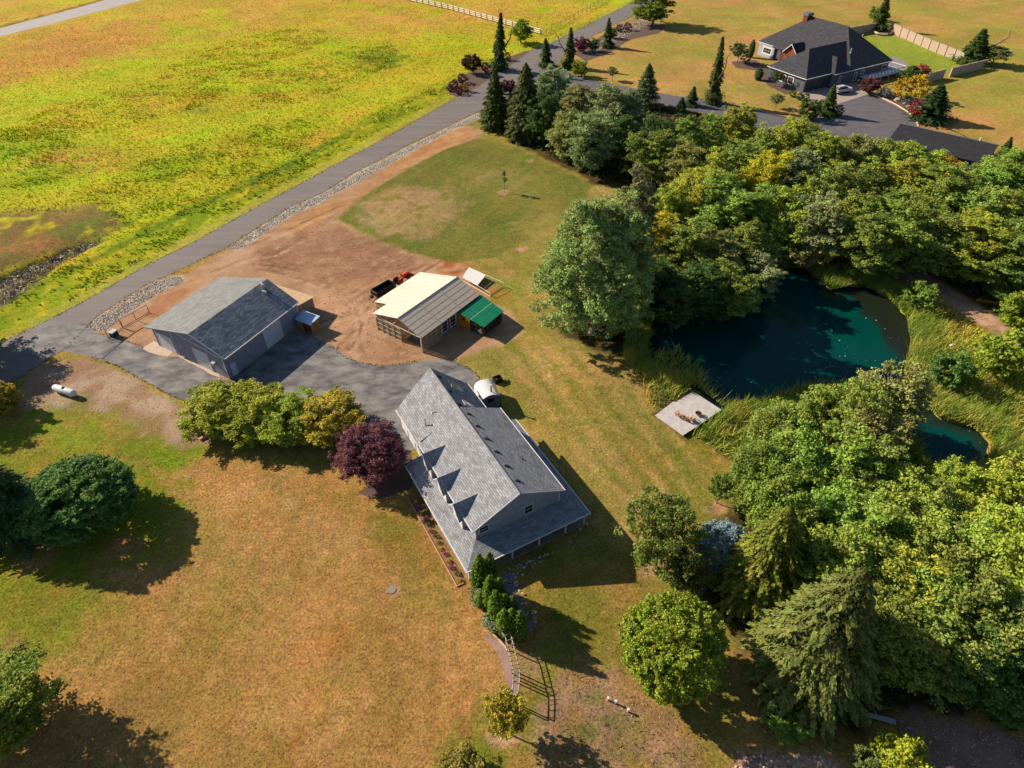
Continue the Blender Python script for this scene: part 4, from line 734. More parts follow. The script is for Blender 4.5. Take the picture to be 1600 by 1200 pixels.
r3 = blades('field_grass', P, .32, .16, fcol, 6, .45); tag(r3, 'tall ungrazed yellow-green and straw-coloured grass of the big field', 'grass', kind='stuff')
lushP = [ell(15, 245, 110, 50), ell(220, 160, 230, 32, -14), ell(300, 270, 210, 46, -20), ell(505, 118, 130, 30, -20), ell(595, 92, 42, 16), ell(390, 80, 130, 24, -12), [(0, 440), (150, 398), (290, 325), (430, 264), (560, 195), (690, 130), (712, 142), (560, 224), (300, 364), (70, 490), (0, 510)], [(-60, 345), (0, 332), (150, 322), (208, 345), (160, 372), (130, 380), (60, 408), (-60, 440)]]
P = scatter(lushP, 2.4, 7, wt=lambda x, y: smooth(.46, .62, fbm(x / 7, y / 3.5, 4, 12)) * .75 + .1)
def lcol(x, y, rng): return ground_col(x, y) * np.array([.95, 1.04, .9]) * rng.uniform(.85, 1.35, (len(x), 1))
r4 = blades('lush_weeds', P, .6, .22, lcol, 8, .5); tag(r4, 'lush bright green weed clumps standing up in the big field', 'weeds', kind='stuff')
woodP = [[(760, 178), (800, 140), (900, 140), (1060, 172), (1200, 205), (1420, 225), (1700, 262), (1800, 500), (1560, 494), (1420, 396), (1370, 388), (1240, 398), (1000, 545), (960, 540), (900, 500), (900, 400), (1060, 300), (930, 280), (880, 255), (820, 222)], [(1185, 770), (1200, 700), (1260, 650), (1400, 640), (1440, 735), (1600, 760), (1800, 760), (1800, 1200), (1440, 1105), (1320, 1130), (1220, 1090), (1150, 960), (1100, 900)]]
P = scatter(woodP, 1.6, 9, [PW, W2([(1350, 385), (1395, 398), (1470, 438), (1560, 498), (1700, 590), (1700, 620), (1560, 522), (1500, 490), (1430, 448), (1370, 415)])]); r5 = blades('undergrowth', P, 1.0, .35, cvar([(.045, .065, .018), (.09, .09, .03)]), 10, .6); tag(r5, 'dim green undergrowth on the floor of the wood', 'undergrowth', kind='stuff')
# short dry tufts over the near lawns
P = scatter([[(0, 700), (230, 700), (300, 720), (560, 760), (720, 900), (790, 1010), (780, 1100), (700, 1200), (0, 1260)], [(800, 900), (1000, 860), (1060, 1100), (1300, 1170), (1100, 1260), (660, 1260), (820, 1090)], [(780, 600), (900, 560), (990, 600), (1060, 700), (1160, 750), (1000, 920), (880, 760)]], 11, 11)
r6 = blades('lawn_tufts', P, .05, .09, lambda x, y, rng: ground_col(x, y) * rng.uniform(.9, 1.5, (len(x), 1)), 12, 1.2); tag(r6, 'short dry grass blades over the lawns', 'grass', kind='stuff')
P = scatter([[(880, 1050), (940, 1055), (1060, 1120), (1120, 1170), (1060, 1220), (900, 1220), (870, 1120)], [(1140, 1200), (1190, 1175), (1320, 1190), (1325, 1240), (1140, 1240)]], 5, 71, wt=lambda x, y: smooth(.45, .6, fbm(x / 1.5, y / 1.5, 3, 15)))
r8 = blades('dry_weeds', P, .2, .06, cvar([(.22, .15, .08), (.10, .12, .05)], .5), 72, 1.0); tag(r8, 'rough dry weeds on the bare patches of the lower lawn', 'weeds', kind='stuff')
# rocks
def rocks(name, P2, r, seed, m, z=0.0):
    rng = np.random.RandomState(seed); n = len(P2); base = np.array([[1, 0, 0], [-1, 0, 0], [0, 1, 0], [0, -1, 0], [0, 0, 1]], float)
    s = r * rng.uniform(.5, 1.5, (n, 1, 1)); V = base[None] * rng.uniform(.6, 1.3, (n, 5, 1)) * s; V += rng.normal(size=(n, 5, 3)) * .15 * s; V[:, :, 2] = np.abs(V[:, :, 2]) * .8
    a = rng.rand(n) * 6.283; ca, sa = np.cos(a)[:, None], np.sin(a)[:, None]; x = V[:, :, 0] * ca - V[:, :, 1] * sa; y = V[:, :, 0] * sa + V[:, :, 1] * ca
    V = np.stack([x + P2[:, 0:1], y + P2[:, 1:2], V[:, :, 2] + z], 2); F_ = np.array([[0, 2, 4], [2, 1, 4], [1, 3, 4], [3, 0, 4]])
    T = V[:, F_].reshape(-1, 3); me = np_mesh(name, T, 3, np.repeat(rng.rand(n), 4), m); o = bpy.data.objects.new(name, me); COL.objects.link(o); return o
def rock_mat(name, c):
    m, n, b = newmat(name); at = n.nodes.new('ShaderNodeAttribute'); at.attribute_name = 'lv'; rp = n.nodes.new('ShaderNodeValToRGB')
    rp.color_ramp.elements[0].color = (*[x * .42 for x in c], 1); rp.color_ramp.elements[1].color = (*[min(.8, x * 1.25) for x in c], 1); n.links.new(at.outputs['Fac'], rp.inputs[0]); n.links.new(rp.outputs[0], b.inputs['Base Color']); b.inputs['Roughness'].default_value = .9; return m
M_rock = rock_mat('river_rock', (.50, .44, .37)); M_rockb = rock_mat('bed_rock', (.48, .38, .30))
P = scatter([[(360, 386), (455, 325), (500, 306), (550, 276), (640, 229), (748, 177), (744, 186), (700, 205), (640, 238), (500, 315), (455, 335), (372, 391)], [(140, 508), (154, 496), (225, 450), (262, 432), (286, 434), (284, 440), (240, 462), (190, 495), (160, 517), (142, 516)]], 16, 21)
tag(rocks('river_rocks', P, .14, 22, M_rock), 'pale river rocks filling the strip along the road', 'rocks', kind='stuff')
P = scatter([[(880, 858), (922, 806), (915, 828), (850, 880), (820, 892), (814, 915), (838, 960), (836, 990), (826, 985), (808, 940), (790, 920), (788, 895), (830, 868)], [(0, 436), (60, 412), (130, 382), (156, 380), (100, 408), (20, 468), (0, 480)], [(1140, 1200), (1190, 1172), (1290, 1182), (1325, 1200), (1325, 1230), (1140, 1230)], [(965, 44), (1000, 22), (1020, 30), (1010, 40), (975, 60), (930, 82), (915, 84)]], 6, 23)
tag(rocks('bed_rocks', P, .16, 24, M_rockb), 'brownish stones in the beds by the porch, ditch and lower lawn', 'rocks', kind='stuff')
P = scatter([[(60, 575), (140, 565), (224, 605), (300, 648), (330, 686), (285, 702), (200, 660), (170, 645), (60, 640)], [(1400, 1120), (1520, 1132), (1640, 1170), (1640, 1260), (1500, 1240), (1430, 1170)], [(1365, 395), (1395, 402), (1470, 442), (1560, 500), (1555, 518), (1500, 486), (1430, 445)]], 7, 25)
tag(rocks('gravel', P, .06, 26, M_rockb), 'loose gravel on the yard and the paths', 'gravel', kind='stuff')
P = scatter([[(385, 400), (500, 345), (690, 412), (600, 460), (640, 560), (560, 562), (500, 520), (470, 440)], [(880, 1050), (940, 1055), (1060, 1120), (1100, 1170), (1000, 1200), (900, 1200), (870, 1120)]], 1.2, 27)
tag(rocks('soil_clods', P, .09, 28, rock_mat('clod', (.22, .14, .09))), 'small brown clods on the tilled soil', 'soil', kind='stuff')
# ---------------------------------------------------------------- BUILDINGS
M_white = mat('white_trim', A(232, 228, 224), .5, var=.05); M_glass = mat('window_glass', (.015, .018, .024), .08, var=.05, spec=.6)
M_sh = shingle('shingle_grey', A(172, 172, 174), A(136, 138, 144), w=.7, h=.24); M_shx = shingle('shingle_grey_x', A(172, 172, 174), A(136, 138, 144), True, w=.7, h=.24)
M_shd = shingle('shingle_grazed_slope', A(168, 172, 176), A(116, 122, 128)); M_shn = shingle('shingle_charcoal', A(76, 74, 80), A(58, 58, 64))
M_side = lined('grey_siding', A(164, 172, 188), A(112, 120, 134), 2, 5.5); M_sideb = lined('slate_siding', A(150, 152, 170), A(118, 120, 136), 3, 2.2, True, .6, .2)
M_black = mat('black_metal', (.012, .012, .013), .5); M_wood = lined('wood_boards', A(190, 140, 90), A(120, 80, 46), 2, 5.0); M_steel = mat('galvanised', (.42, .43, .45), .35, .7, .1)
M_grayw = lined('white_door', A(234, 234, 240), A(190, 190, 198), 2, 1.9, True, .5, .2); M_deck = lined('deck_boards', A(212, 206, 200), A(150, 146, 142), 1, 6.5, rough=.8)
def window(parent, x0, x1, z0, z1, at, axis, out, bars=(1, 1), fw=.1, name='window'):
    "framed window on a wall plane; axis 'x': wall runs along x at y=at; out: -1/+1 outward direction"
    f = MB(); g = MB(); d0, d1 = sorted((at, at + out * .06)); e0, e1 = sorted((at, at + out * .035))
    def bx(mb, a, b, c, d, lo, hi):
        if axis == 'x': mb.box(a, b, lo, hi, c, d)
        else: mb.box(lo, hi, a, b, c, d)
    bx(f, x0, x0 + fw, z0, z1, d0, d1); bx(f, x1 - fw, x1, z0, z1, d0, d1); bx(f, x0 + fw, x1 - fw, z0, z0 + fw, d0, d1); bx(f, x0 + fw, x1 - fw, z1 - fw, z1, d0, d1)
    nx, nz = bars
    for i in range(1, nx + 1): xx = x0 + (x1 - x0) * i / (nx + 1); bx(f, xx - .025, xx + .025, z0 + fw, z1 - fw, *sorted((at + out * .035, at + out * .055)))
    for i in range(1, nz + 1): zz = z0 + (z1 - z0) * i / (nz + 1); bx(f, x0 + fw, x1 - fw, zz - .03, zz + .03, *sorted((at + out * .037, at + out * .057)))
    fo = f.build(name, M_white, parent); bx(g, x0 + fw, x1 - fw, z0 + fw, z1 - fw, e0, e1); g.build('pane', M_glass, fo); return fo

# floating litter on the pond
_p = scatter([[(1300, 450), (1420, 500), (1430, 600), (1400, 600), (1380, 520), (1330, 470)], [(1060, 570), (1300, 500), (1400, 560), (1330, 605), (1150, 630)], [(1440, 650), (1540, 668), (1545, 700), (1460, 690)]], .14, 61); _p = _p[sdist(_p[:, 0], _p[:, 1], PW) > 1.5]; _g = np.random.RandomState(3)
_o = bpy.data.objects.new('floating_leaves', np_mesh('floating_leaves', diamonds(np.stack([_p[:, 0], _p[:, 1], np.full(len(_p), -.43)], 1), np.tile([0, 0, 1.], (len(_p), 1)), _g.uniform(.05, .15, len(_p)), _g), 4, _g.rand(len(_p)), M_rock)); COL.objects.link(_o); tag(_o, 'pale fallen leaves floating on the pond', 'leaves', kind='stuff')
# grass creeping over the edges of the road and drive
_e = []
for _pts in (road_up, road_lo, [(143, 558), (182, 571), (224, 595), (273, 621), (297, 628)], [(685, 560), (712, 564), (742, 582), (757, 603)], [(150, 520), (190, 530), (224, 543)], [(478, 520), (520, 541), (555, 566), (600, 572), (655, 565)]):
    _w = W2(_pts)
    for i in range(len(_w) - 1):
        a_, b_ = np.array(_w[i]), np.array(_w[i + 1]); L_ = np.linalg.norm(b_ - a_)
        if L_ < 120: t_ = _g.rand(int(L_ * 9)); q_ = a_ + (b_ - a_) * t_[:, None]; n_r = np.array([-(b_ - a_)[1], (b_ - a_)[0]]) / L_; k_ = smooth(.4, .62, fbm(q_[:, 0] / 2.5, q_[:, 1] / 2.5, 3, 8)); _e.append(q_ + n_r * (_g.normal(size=(len(t_), 1)) * .28 * (.3 + k_[:, None])))
_e = np.concatenate(_e); r7 = blades('verge_tufts', _e, .14, .12, lambda x, y, rng: ground_col(x, y) * rng.uniform(.8, 1.4, (len(x), 1)), 13, .8); tag(r7, 'ragged dry grass creeping over the asphalt edges', 'grass', kind='stuff')
# --- main house (local X right, Y towards the drive)
HO = (-5.56, 43.0, 0); hs = empty('house', HO, rad(28.435), 'long grey-shingled house with three dormers and a wrap-around porch', 'house')
w = MB(); w.m = 0
xl, xr, yf, yb = 2.7, 14.45, 3.0, 19.1
zr, ze = 8.9, 5.65
w.poly([(xl, yf, .2), (xr, yf, .2), (xr, yf, ze + .05), (8.6, yf, zr - .18), (xl, yf, ze + .05)]); w.poly([(xl, yb, .2), (xr, yb, .2), (xr, yb, ze), (8.6, yb, zr - .2), (xl, yb, ze)])
w.poly([(xl, yf, .2), (xl, yb, .2), (xl, yb, ze + .05), (xl, yf, ze + .05)]); w.poly([(xr, yf, .2), (xr, yb, .2), (xr, yb, ze + .05), (xr, yf, ze + .05)])
w.poly([(3.1, yb, .0), (13.9, yb, .0), (13.9, 28.5, .0), (3.1, 28.5, .0)])
for x in (3.1, 13.9): w.poly([(x, yb, 0), (x, 28.5, 0), (x, 28.5, 3.55), (x, yb, 3.55)])
w.poly([(3.1, 28.5, 0), (13.9, 28.5, 0), (13.9, 28.5, 3.55), (8.6, 28.5, 8.6), (3.1, 28.5, 3.55)])
w.build('wall', M_side, hs)
f = MB(); f.box(.3, 16.85, .35, 2.98, 0, .22); f.box(.3, 2.68, 2.98, 18.6, 0, .22); f.box(14.47, 16.85, 2.98, 19.0, 0, .22); f.build('porch_floor', mat('porch_floor', A(150, 140, 132), .8), hs)
r = MB()
r.slab([(2.25, 2.65, ze), (8.6, 2.65, zr), (8.6, 19.4, zr), (2.25, 18.6, ze)], .16); r.slab([(8.6, 2.65, zr), (14.92, 2.65, ze), (14.92, 19.55, ze), (8.6, 19.4, zr)], .16)
r.slab([(2.72, 18.4, 3.25), (8.58, 19.4, zr - .03), (8.58, 28.9, zr - .03), (2.72, 28.9, 3.25)], .16); r.slab([(8.58, 19.0, zr - .03), (14.3, 19.0, 3.25), (14.3, 28.9, 3.25), (8.58, 28.9, zr - .03)], .16)
ro = r.build('roof', M_sh, hs)
rc = MB(); rc.m = 0
rc.tube((8.6, 2.65, zr + .0), (8.6, 28.9, zr + .0), .09, n=6); rc.build('ridge_cap', mat('ridge_cap', A(128, 128, 130), .9), ro)
p = MB(); zt = 3.5
p.m = 0; p.slab([(0, 0, 2.62), (xl, yf, zt), (xl, 18.9, zt), (0, 18.75, 2.62)], .12); p.slab([(17.15, 0, 2.62), (17.15, 19.2, 2.62), (xr, 19.2, zt), (xr, yf, zt)], .12)
p.m = 1; p.slab([(0, 0, 2.62), (17.15, 0, 2.62), (xr, yf, zt), (xl, yf, zt)], .12)
p.build('porch_roof', [M_sh, M_shx], hs)
g = MB()
g.box(-.12, -.002, -.1, 18.75, 2.5, 2.63); g.box(17.152, 17.27, -.1, 19.2, 2.5, 2.63); g.box(-.002, 17.152, -.12, -.002, 2.5, 2.63)
g.box(14.922, 15.04, 2.62, 19.55, ze - .14, ze + .01); g.box(14.302, 14.42, 19.56, 28.9, 3.1, 3.26); g.box(2.14, 2.248, 2.62, 18.6, ze - .14, ze + .01); g.box(2.6, 2.718, 18.62, 28.9, 3.1, 3.26)
g.build('gutter', M_white, hs)
b = MB()
for xa, za, xb, zb in ((2.2, ze - .02, 8.6, zr + .02), (15.0, ze - .02, 8.6, zr + .02)): b.slab([(xa, 2.56, za), (xb, 2.56, zb), (xb, 2.645, zb), (xa, 2.645, za)], .22)
b.build('rake_board', mat('rake_trim', A(180, 182, 188), .6), hs)
t = MB()
for x in (xl - .03, xr - .12): t.box(x, x + .15, yf - .04, yf + .12, zt + .02, ze)
t.build('corner_board', M_white, hs)
for x in (.45, 6.3, 10.05, 13.9, 16.7): MB().box(x - .1, x + .1, .38, .58, .2, 2.5).build('porch_post', M_white, hs)
for y in (4.6, 8.4, 12.4, 16.4): MB().box(.35, .55, y - .1, y + .1, .2, 2.5).build('porch_post', M_white, hs); MB().box(16.6, 16.8, y - .1, y + .1, .2, 2.5).build('porch_post', M_white, hs)
bm_ = MB(); bm_.box(.3, 16.85, .36, .6, 2.36, 2.55); bm_.box(.32, .58, .62, 18.6, 2.36, 2.55); bm_.box(16.57, 16.83, .62, 19, 2.36, 2.55); bm_.build('porch_beam', M_white, hs)
window(hs, 3.2, 4.55, 4.15, 5.3, yf, 'x', -1, (0, 1)); window(hs, 9.35, 10.65, 3.85, 5.4, yf, 'x', -1, (0, 1))
for x in (4.2, 7.2, 11.0): window(hs, x, x + 1.6, .9, 2.2, yf, 'x', -1, (1, 0))
for y in (20.4, 23.2, 26.0):                         # garage doors in the left wall
    d = MB().box(3.04, 3.1, y, y + 2.4, .02, 2.3).build('garage_door', M_grayw, hs)
for cy in (15.66, 11.05, 6.43):
    dm = MB(); hw = 1.25; dm.m = 0
    dm.box(2.05, 4.6, cy - hw, cy + hw, 3.2, 5.35); dw = dm.build('dormer', [M_side], hs)
    gb = MB(); gb.slab([(2.05, cy - hw, 5.35), (2.05, cy, 6.78), (2.2, cy, 6.78), (2.2, cy - hw, 5.35)], .02); gb.poly([(2.05, cy - hw, 5.3), (2.05, cy + hw, 5.3), (2.05, cy, 6.75)]); gb.box(2.0, 2.046, cy - hw, cy + hw, 3.25, 5.3); gb.build('front_board', M_white, dw)
    dr = MB(); zk = 7.02; zeave = 5.28; hw2 = 1.5
    def sx(z): return 2.25 + (z - ze) / ((zr - ze) / 6.35)
    for sg in (-1, 1): dr.slab([(1.6, cy, zk), (1.6, cy + sg * hw2, zeave), (2.6, cy + sg * hw2, zeave), (sx(ze + .15), cy + sg * hw2 * .8, zeave + .36), (sx(zk) + .1, cy, zk)], .09)
    dr.build('dormer_roof', [M_sh], dw)
    fb = MB()
    for sg in (-1, 1): fb.slab([(1.52, cy, zk + .01), (1.52, cy + sg * hw2 * 1.01, zeave), (1.595, cy + sg * hw2 * 1.01, zeave), (1.595, cy, zk + .01)], .16)
    fb.build('fascia', M_white, dw)
    window(dw, cy - .55, cy + .55, 3.9, 5.1, 2.0, 'y', -1, (1, 1))
def onleft(x): return ze + (x - 2.25) * (zr - ze) / 6.35
def onright(x): return zr - (x - 8.6) * (zr - ze) / 6.32
for y in (17.9, 15.3, 12.7, 10.1, 7.4, 4.7):
    z = onright(9.35); MB().mesh([(9.1, y - .22, z - .0), (9.75, y - .22, z - .25), (9.75, y + .22, z - .25), (9.1, y + .22, z), (9.1, y - .16, z + .12), (9.6, y - .16, z + .1), (9.6, y + .16, z + .1), (9.1, y + .16, z + .12)], [(4, 5, 6, 7), (0, 1, 5, 4), (1, 2, 6, 5), (2, 3, 7, 6), (3, 0, 4, 7)]).build('roof_vent', M_black, ro)
def roofpipe(x, y, z, h, r_=.09, capr=.16, m=M_steel):
    q = MB(); q.tube((x, y, z - .2), (x, y, z + h), r_, n=10); q.tube((x, y, z + h + .01), (x, y, z + h + .14), capr, n=10); q.tube((x, y, z - .25), (x, y, z + .1), .22, .12, n=10); return q
roofpipe(4.6, 22.0, 4.95, 1.3, .08).build('flue', M_steel, ro); roofpipe(6.0, 22.6, 6.45, .7, .05, .06).build('vent_pipe', M_white, ro)
roofpipe(12.3, 8.6, onright(12.3), .45, .04, .05).build('vent_pipe', M_black, ro)
def onsteep(x): return zr - .03 - (x - 8.58) * (zr - .03 - 3.25) / 5.72
for y in (21.2, 25.6):
    x0 = 10.2; x1 = 11.9; q = MB(); q.mesh([(x0, y - .55, onsteep(x0)), (x0, y + .55, onsteep(x0)), (x0, y + .55, onsteep(x0) + .45), (x0, y - .55, onsteep(x0) + .45), (x1, y - .55, onsteep(x1)), (x1, y + .55, onsteep(x1)), (x1, y + .55, onsteep(x1) + .2), (x1, y - .55, onsteep(x1) + .2)], [(0, 1, 2, 3), (4, 5, 6, 7), (3, 2, 6, 7), (0, 3, 7, 4), (1, 2, 6, 5)])
    sk = q.build('skylight', M_white, ro); z0, z1 = onsteep(x0) + .47, onsteep(x1) + .22
    MB().poly([(x0 + .1, y - .45, z0 - .01), (x0 + .1, y + .45, z0 - .01), (x1 - .1, y + .45, z1 + .02), (x1 - .1, y - .45, z1 + .02)]).build('pane', M_glass, sk)
for y in (20.3, 23.4, 27.0): MB().box(9.0, 9.4, y - .2, y + .2, onsteep(9.4) + .02, onsteep(9.0) + .16).build('roof_vent', M_black, ro)
# flower strip edging
fe = MB(); fe.box(-1.35, -1.25, .3, 15.5, 0, .16); fe.box(-1.25, -.4, .3, .38, 0, .16)
eo = fe.build('bed_edging', mat('brick_edging', A(214, 160, 128), .8), None); eo.location = HO; eo.rotation_euler = (0, 0, rad(28.435)); tag(eo, 'thin reddish edging along the flower strip beside the porch', 'edging')
bw = MB(); bw.box(-1.24, -.1, .4, 15.4, 0, .05); bo = bw.build('flower_bed', mat('bed_soil', A(150, 112, 84), .95, var=.3, scale=6, bump=.6)); bo.location = HO; bo.rotation_euler = (0, 0, rad(28.435)); tag(bo, kind='structure')
hr, hb_ = U(28.435), U(118.435)
FC = [((.34, .26, .02), 'yellow'), ((.10, .15, .03), 'leafy green'), ((.34, .26, .02), 'yellow'), ((.13, .15, .03), 'olive'), ((.30, .08, .16), 'pink'), ((.30, .22, .03), 'golden'), ((.24, .06, .08), 'crimson')]
for i in range(14):
    yy = .9 + i * 1.03; q = np.array(HO[:2]) + hr * (-.72 + .12 * math.sin(i * 2.1)) + hb_ * yy; c, cn_ = FC[(i * 3 + i // 4) % 7]
    plant('ball', q[0], q[1], .5 + .12 * math.sin(i), .34, c, 'flowering_plant', '%s %s plant in the strip beside the porch, counted from the front corner' % (ORD[i], cn_), 'plant', 'plants in the porch flower strip')
# paving slabs by the porch path
for i, (u, v) in enumerate(((792, 905), (796, 922), (803, 940), (812, 958), (820, 976))):
    q = G(u, v); o = MB().prism([(-.9, -.6), (.8, -.7), (1.0, .1), (.6, .8), (-.5, .75), (-1, .1)], 0, .07).build('paving_stone', mat('flagstone', A(128, 122, 130), .8, var=.2)); o.location = (q[0], q[1], .0); o.rotation_euler = (0, 0, i * .7)
    tag(o, 'flat grey paving stone in the stony path, %s from the porch' % ORD[i], 'paving stone', 'paving stones below the porch')

# --- workshop barn
BO = tuple(G(359, 594)[:2]) + (0,); bn = empty('workshop_barn', BO, rad(-27.82), 'large slate-grey workshop with white roll-up doors and a shingle roof toned per slope for the sunlight', 'barn')
e, rz_, le = 4.5, 7.5, 4.35; bk = 17.3; lw = -17.7
w = MB(); w.poly([(0, .15, 0), (lw, 1.3, 0), (lw, 1.3, le - .1), (-5.75, .55, rz_ - .2), (0, .15, e - .08)]); w.poly([(0, .15, 0), (0, bk, 0), (0, bk, e - .08), (0, .15, e - .08)]); w.poly([(lw, 1.3, 0), (lw, bk, 0), (lw, bk, le - .1), (lw, 1.3, le - .1)])
w.poly([(0, bk, 0), (lw, bk, 0), (lw, bk, le - .1), (-5.75, bk, rz_ - .2), (0, bk, e - .08)]); w.build('wall', M_sideb, bn)
br_ = MB(); br_.slab([(.35, .3, e - .15), (.35, 17.65, e - .15), (-5.73, 17.5, rz_), (-5.73, -.1, rz_)], .14); r1_ = br_.build('roof', M_shd, bn)  # right slope: shingle colour lightened to make up for the grazing sun
br_ = MB(); br_.slab([(-5.75, -.1, rz_), (-5.75, 17.5, rz_), (-18.2, 17.6, le), (-18.2, .45, le)], .14); br_.build('roof', shingle('shingle_sunlit_slope', A(152, 152, 148), A(128, 130, 130)), bn)  # left slope of the same roof, coloured in its own sunlit tone
g = MB(); g.box(.352, .45, .3, 17.65, e - .3, e - .14); g.slab([(.4, .2, e - .13), (-5.74, -.18, rz_ + .02), (-5.74, -.11, rz_ + .02), (.4, .29, e - .13)], .18); g.build('gutter', M_white, bn)
g = MB(); g.slab([(-5.76, -.18, rz_ + .02), (-18.25, .37, le + .02), (-18.25, .44, le + .02), (-5.76, -.11, rz_ + .02)], .2); g.build('rake_board', mat('rake_grey', A(150, 156, 160), .6), bn)
def fy(x): return .15 + (1.15) * (x / lw)
def panel(x0, x1, z0, z1, off, mb):                     # a panel lying on the slightly skewed front wall
    a0, a1 = fy(x0) - off, fy(x1) - off; mb.mesh([(x0, a0, z0), (x1, a1, z0), (x1, a1, z1), (x0, a0, z1), (x0, a0 + off, z0), (x1, a1 + off, z0), (x1, a1 + off, z1), (x0, a0 + off, z1)], [(0, 1, 2, 3), (0, 4, 5, 1), (1, 5, 6, 2), (2, 6, 7, 3), (3, 7, 4, 0)])
for x0, x1, zt_ in ((-16.8, -12.9, 3.3), (-7.4, -4.0, 3.6)):
    d = MB(); panel(x0, x1, .03, zt_, .05, d); do = d.build('roll_up_door', M_grayw, bn)
    fr = MB(); panel(x0 - .16, x0 - .01, .03, zt_ + .15, .08, fr); panel(x1 + .01, x1 + .16, .03, zt_ + .15, .08, fr); panel(x0 - .01, x1 + .01, zt_ + .01, zt_ + .15, .08, fr); fr.build('frame', M_white, do)
fr = MB(); panel(-12.35, -12.2, 0, 5.4, .06, fr); panel(-.2, -.02, 0, 4.3, .06, fr); panel(lw + .02, lw + .18, 0, 4.1, .06, fr)
fr.mesh([(-12.2, fy(-12.2) - .07, 5.5), (-.6, fy(-.6) - .07, 4.15), (-.6, fy(-.6) - .07, 4.37), (-12.2, fy(-12.2) - .07, 5.72)], [(0, 1, 2, 3)])
fr.box(.002, .05, bk - .2, bk, 0, e - .3); fr.build('corner_board', M_white, bn)
d = MB().box(.002, .05, 8.9, 12.6, .05, 3.7).build('roll_up_door', mat('blue_white_door', A(206, 212, 226), .5), bn); MB().box(.002, .08, 12.62, 12.78, .03, 3.85).box(.002, .08, 8.72, 8.88, .03, 3.85).box(.002, .08, 8.88, 12.62, 3.71, 3.85).build('frame', M_white, d)
d = MB().box(.002, .05, .95, 2.0, .05, 2.5).build('side_door', mat('blue_white_door', (0, 0, 0)), bn); MB().box(.051, .12, 1.85, 1.92, 1.1, 1.2).build('handle', M_black, d)
lm = MB(); panel(-2.9, -2.2, 2.35, 2.75, .55, lm); lm.build('wall_heater', mat('pale_green', A(190, 206, 190), .5), bn)
lm = MB(); lm.tube((-5.9, .3, 6.4), (-5.9, .0, 6.25), .14, .2, 8); lm.build('lamp', M_white, bn)
def onbr(x): return rz_ + (x + 5.73) * (e - .15 - rz_) / 6.08
roofpipe(-4.6, 15.3, onbr(-4.6), .9, .2, .24, M_steel).build('flue', M_steel, r1_); MB().box(-4.5, -3.7, 14.6, 15.0, onbr(-4.1) - .1, onbr(-4.1) + .4).build('cricket', M_steel, r1_); roofpipe(-5.2, 15.6, onbr(-5.2), .5, .12, .16, M_white).build('vent_pipe', M_white, r1_)
# lean-to behind it
def placed(o, loc, rz, label, cat, group=None): o.location = loc; o.rotation_euler = (0, 0, rz); return tag(o, label, cat, group)
lt = empty('lean_to', BO, rad(-27.82), 'tan ribbed-metal lean-to behind the workshop', 'shed')
M_tan = lined('tan_metal', A(226, 190, 146), A(178, 140, 100), 0, 2.2, False, .5, .5); M_tanw = lined('tan_wall', A(176, 156, 140), A(120, 104, 92), 1, 3, False, .6, .5)
MB().slab([(-13.0, 17.7, 3.35), (-.2, 17.7, 3.35), (-.2, 21.9, 2.75), (-13.0, 21.9, 2.75)], .06).build('roof', M_tan, lt)
q = MB(); q.poly([(-.4, 17.7, 0), (-.4, 21.6, 0), (-.4, 21.6, 2.7), (-.4, 17.7, 3.27)]); q.poly([(-.4, 21.6, 0), (-12.8, 21.6, 0), (-12.8, 21.6, 2.7), (-.4, 21.6, 2.7)]); q.poly([(-12.8, 17.7, 0), (-12.8, 21.6, 0), (-12.8, 21.6, 2.7), (-12.8, 17.7, 3.27)]); q.build('wall', M_tanw, lt)
# little shed with blue roof
sh = empty('small_shed', BO, rad(-27.82), 'little wooden shed with blue metal roof paled by a painted sky sheen beside the workshop', 'shed')
MB().mesh([(.5, 15.5, 2.2), (4.25, 15.3, 2.2), (4.35, 17.9, 2.5), (.6, 18.0, 2.5), (.5, 15.5, 2.14), (4.25, 15.3, 2.14), (4.35, 17.9, 2.44), (.6, 18, 2.44)], [(0, 1, 2, 3), (7, 6, 5, 4), (0, 4, 5, 1), (1, 5, 6, 2), (2, 6, 7, 3), (3, 7, 4, 0)]).build('roof', lined('blue_metal_sky_sheen', A(190, 214, 236), A(150, 184, 216), 0, 2.2, False, .4, .4), sh)  # blue lightened in the colour itself to stand for sky reflection
q = MB(); q.box(.75, 4.05, 15.6, 17.6, 0, 2.12); q.build('wall', [lined('shed_boards', A(190, 146, 100), A(120, 84, 54), 3, 4)], sh)
MB().box(2.2, 3.9, 15.55, 15.597, .15, 1.9).build('door', mat('rust_door', A(132, 66, 44), .7), sh)
wr = MB()
for i in range(14):
    a, b_ = 2 * math.pi * i / 14, 2 * math.pi * (i + 1) / 14; wr.tube((4.1, 16.6 + .3 * math.cos(a), 1.45 + .3 * math.sin(a)), (4.1, 16.6 + .3 * math.cos(b_), 1.45 + .3 * math.sin(b_)), .06, n=6)
wo_ = wr.build('wreath', mat('wreath_green', (.05, .08, .02), .9)); placed(wo_, BO, rad(-27.82), 'green wreath hanging on the end wall of the little shed', 'wreath')

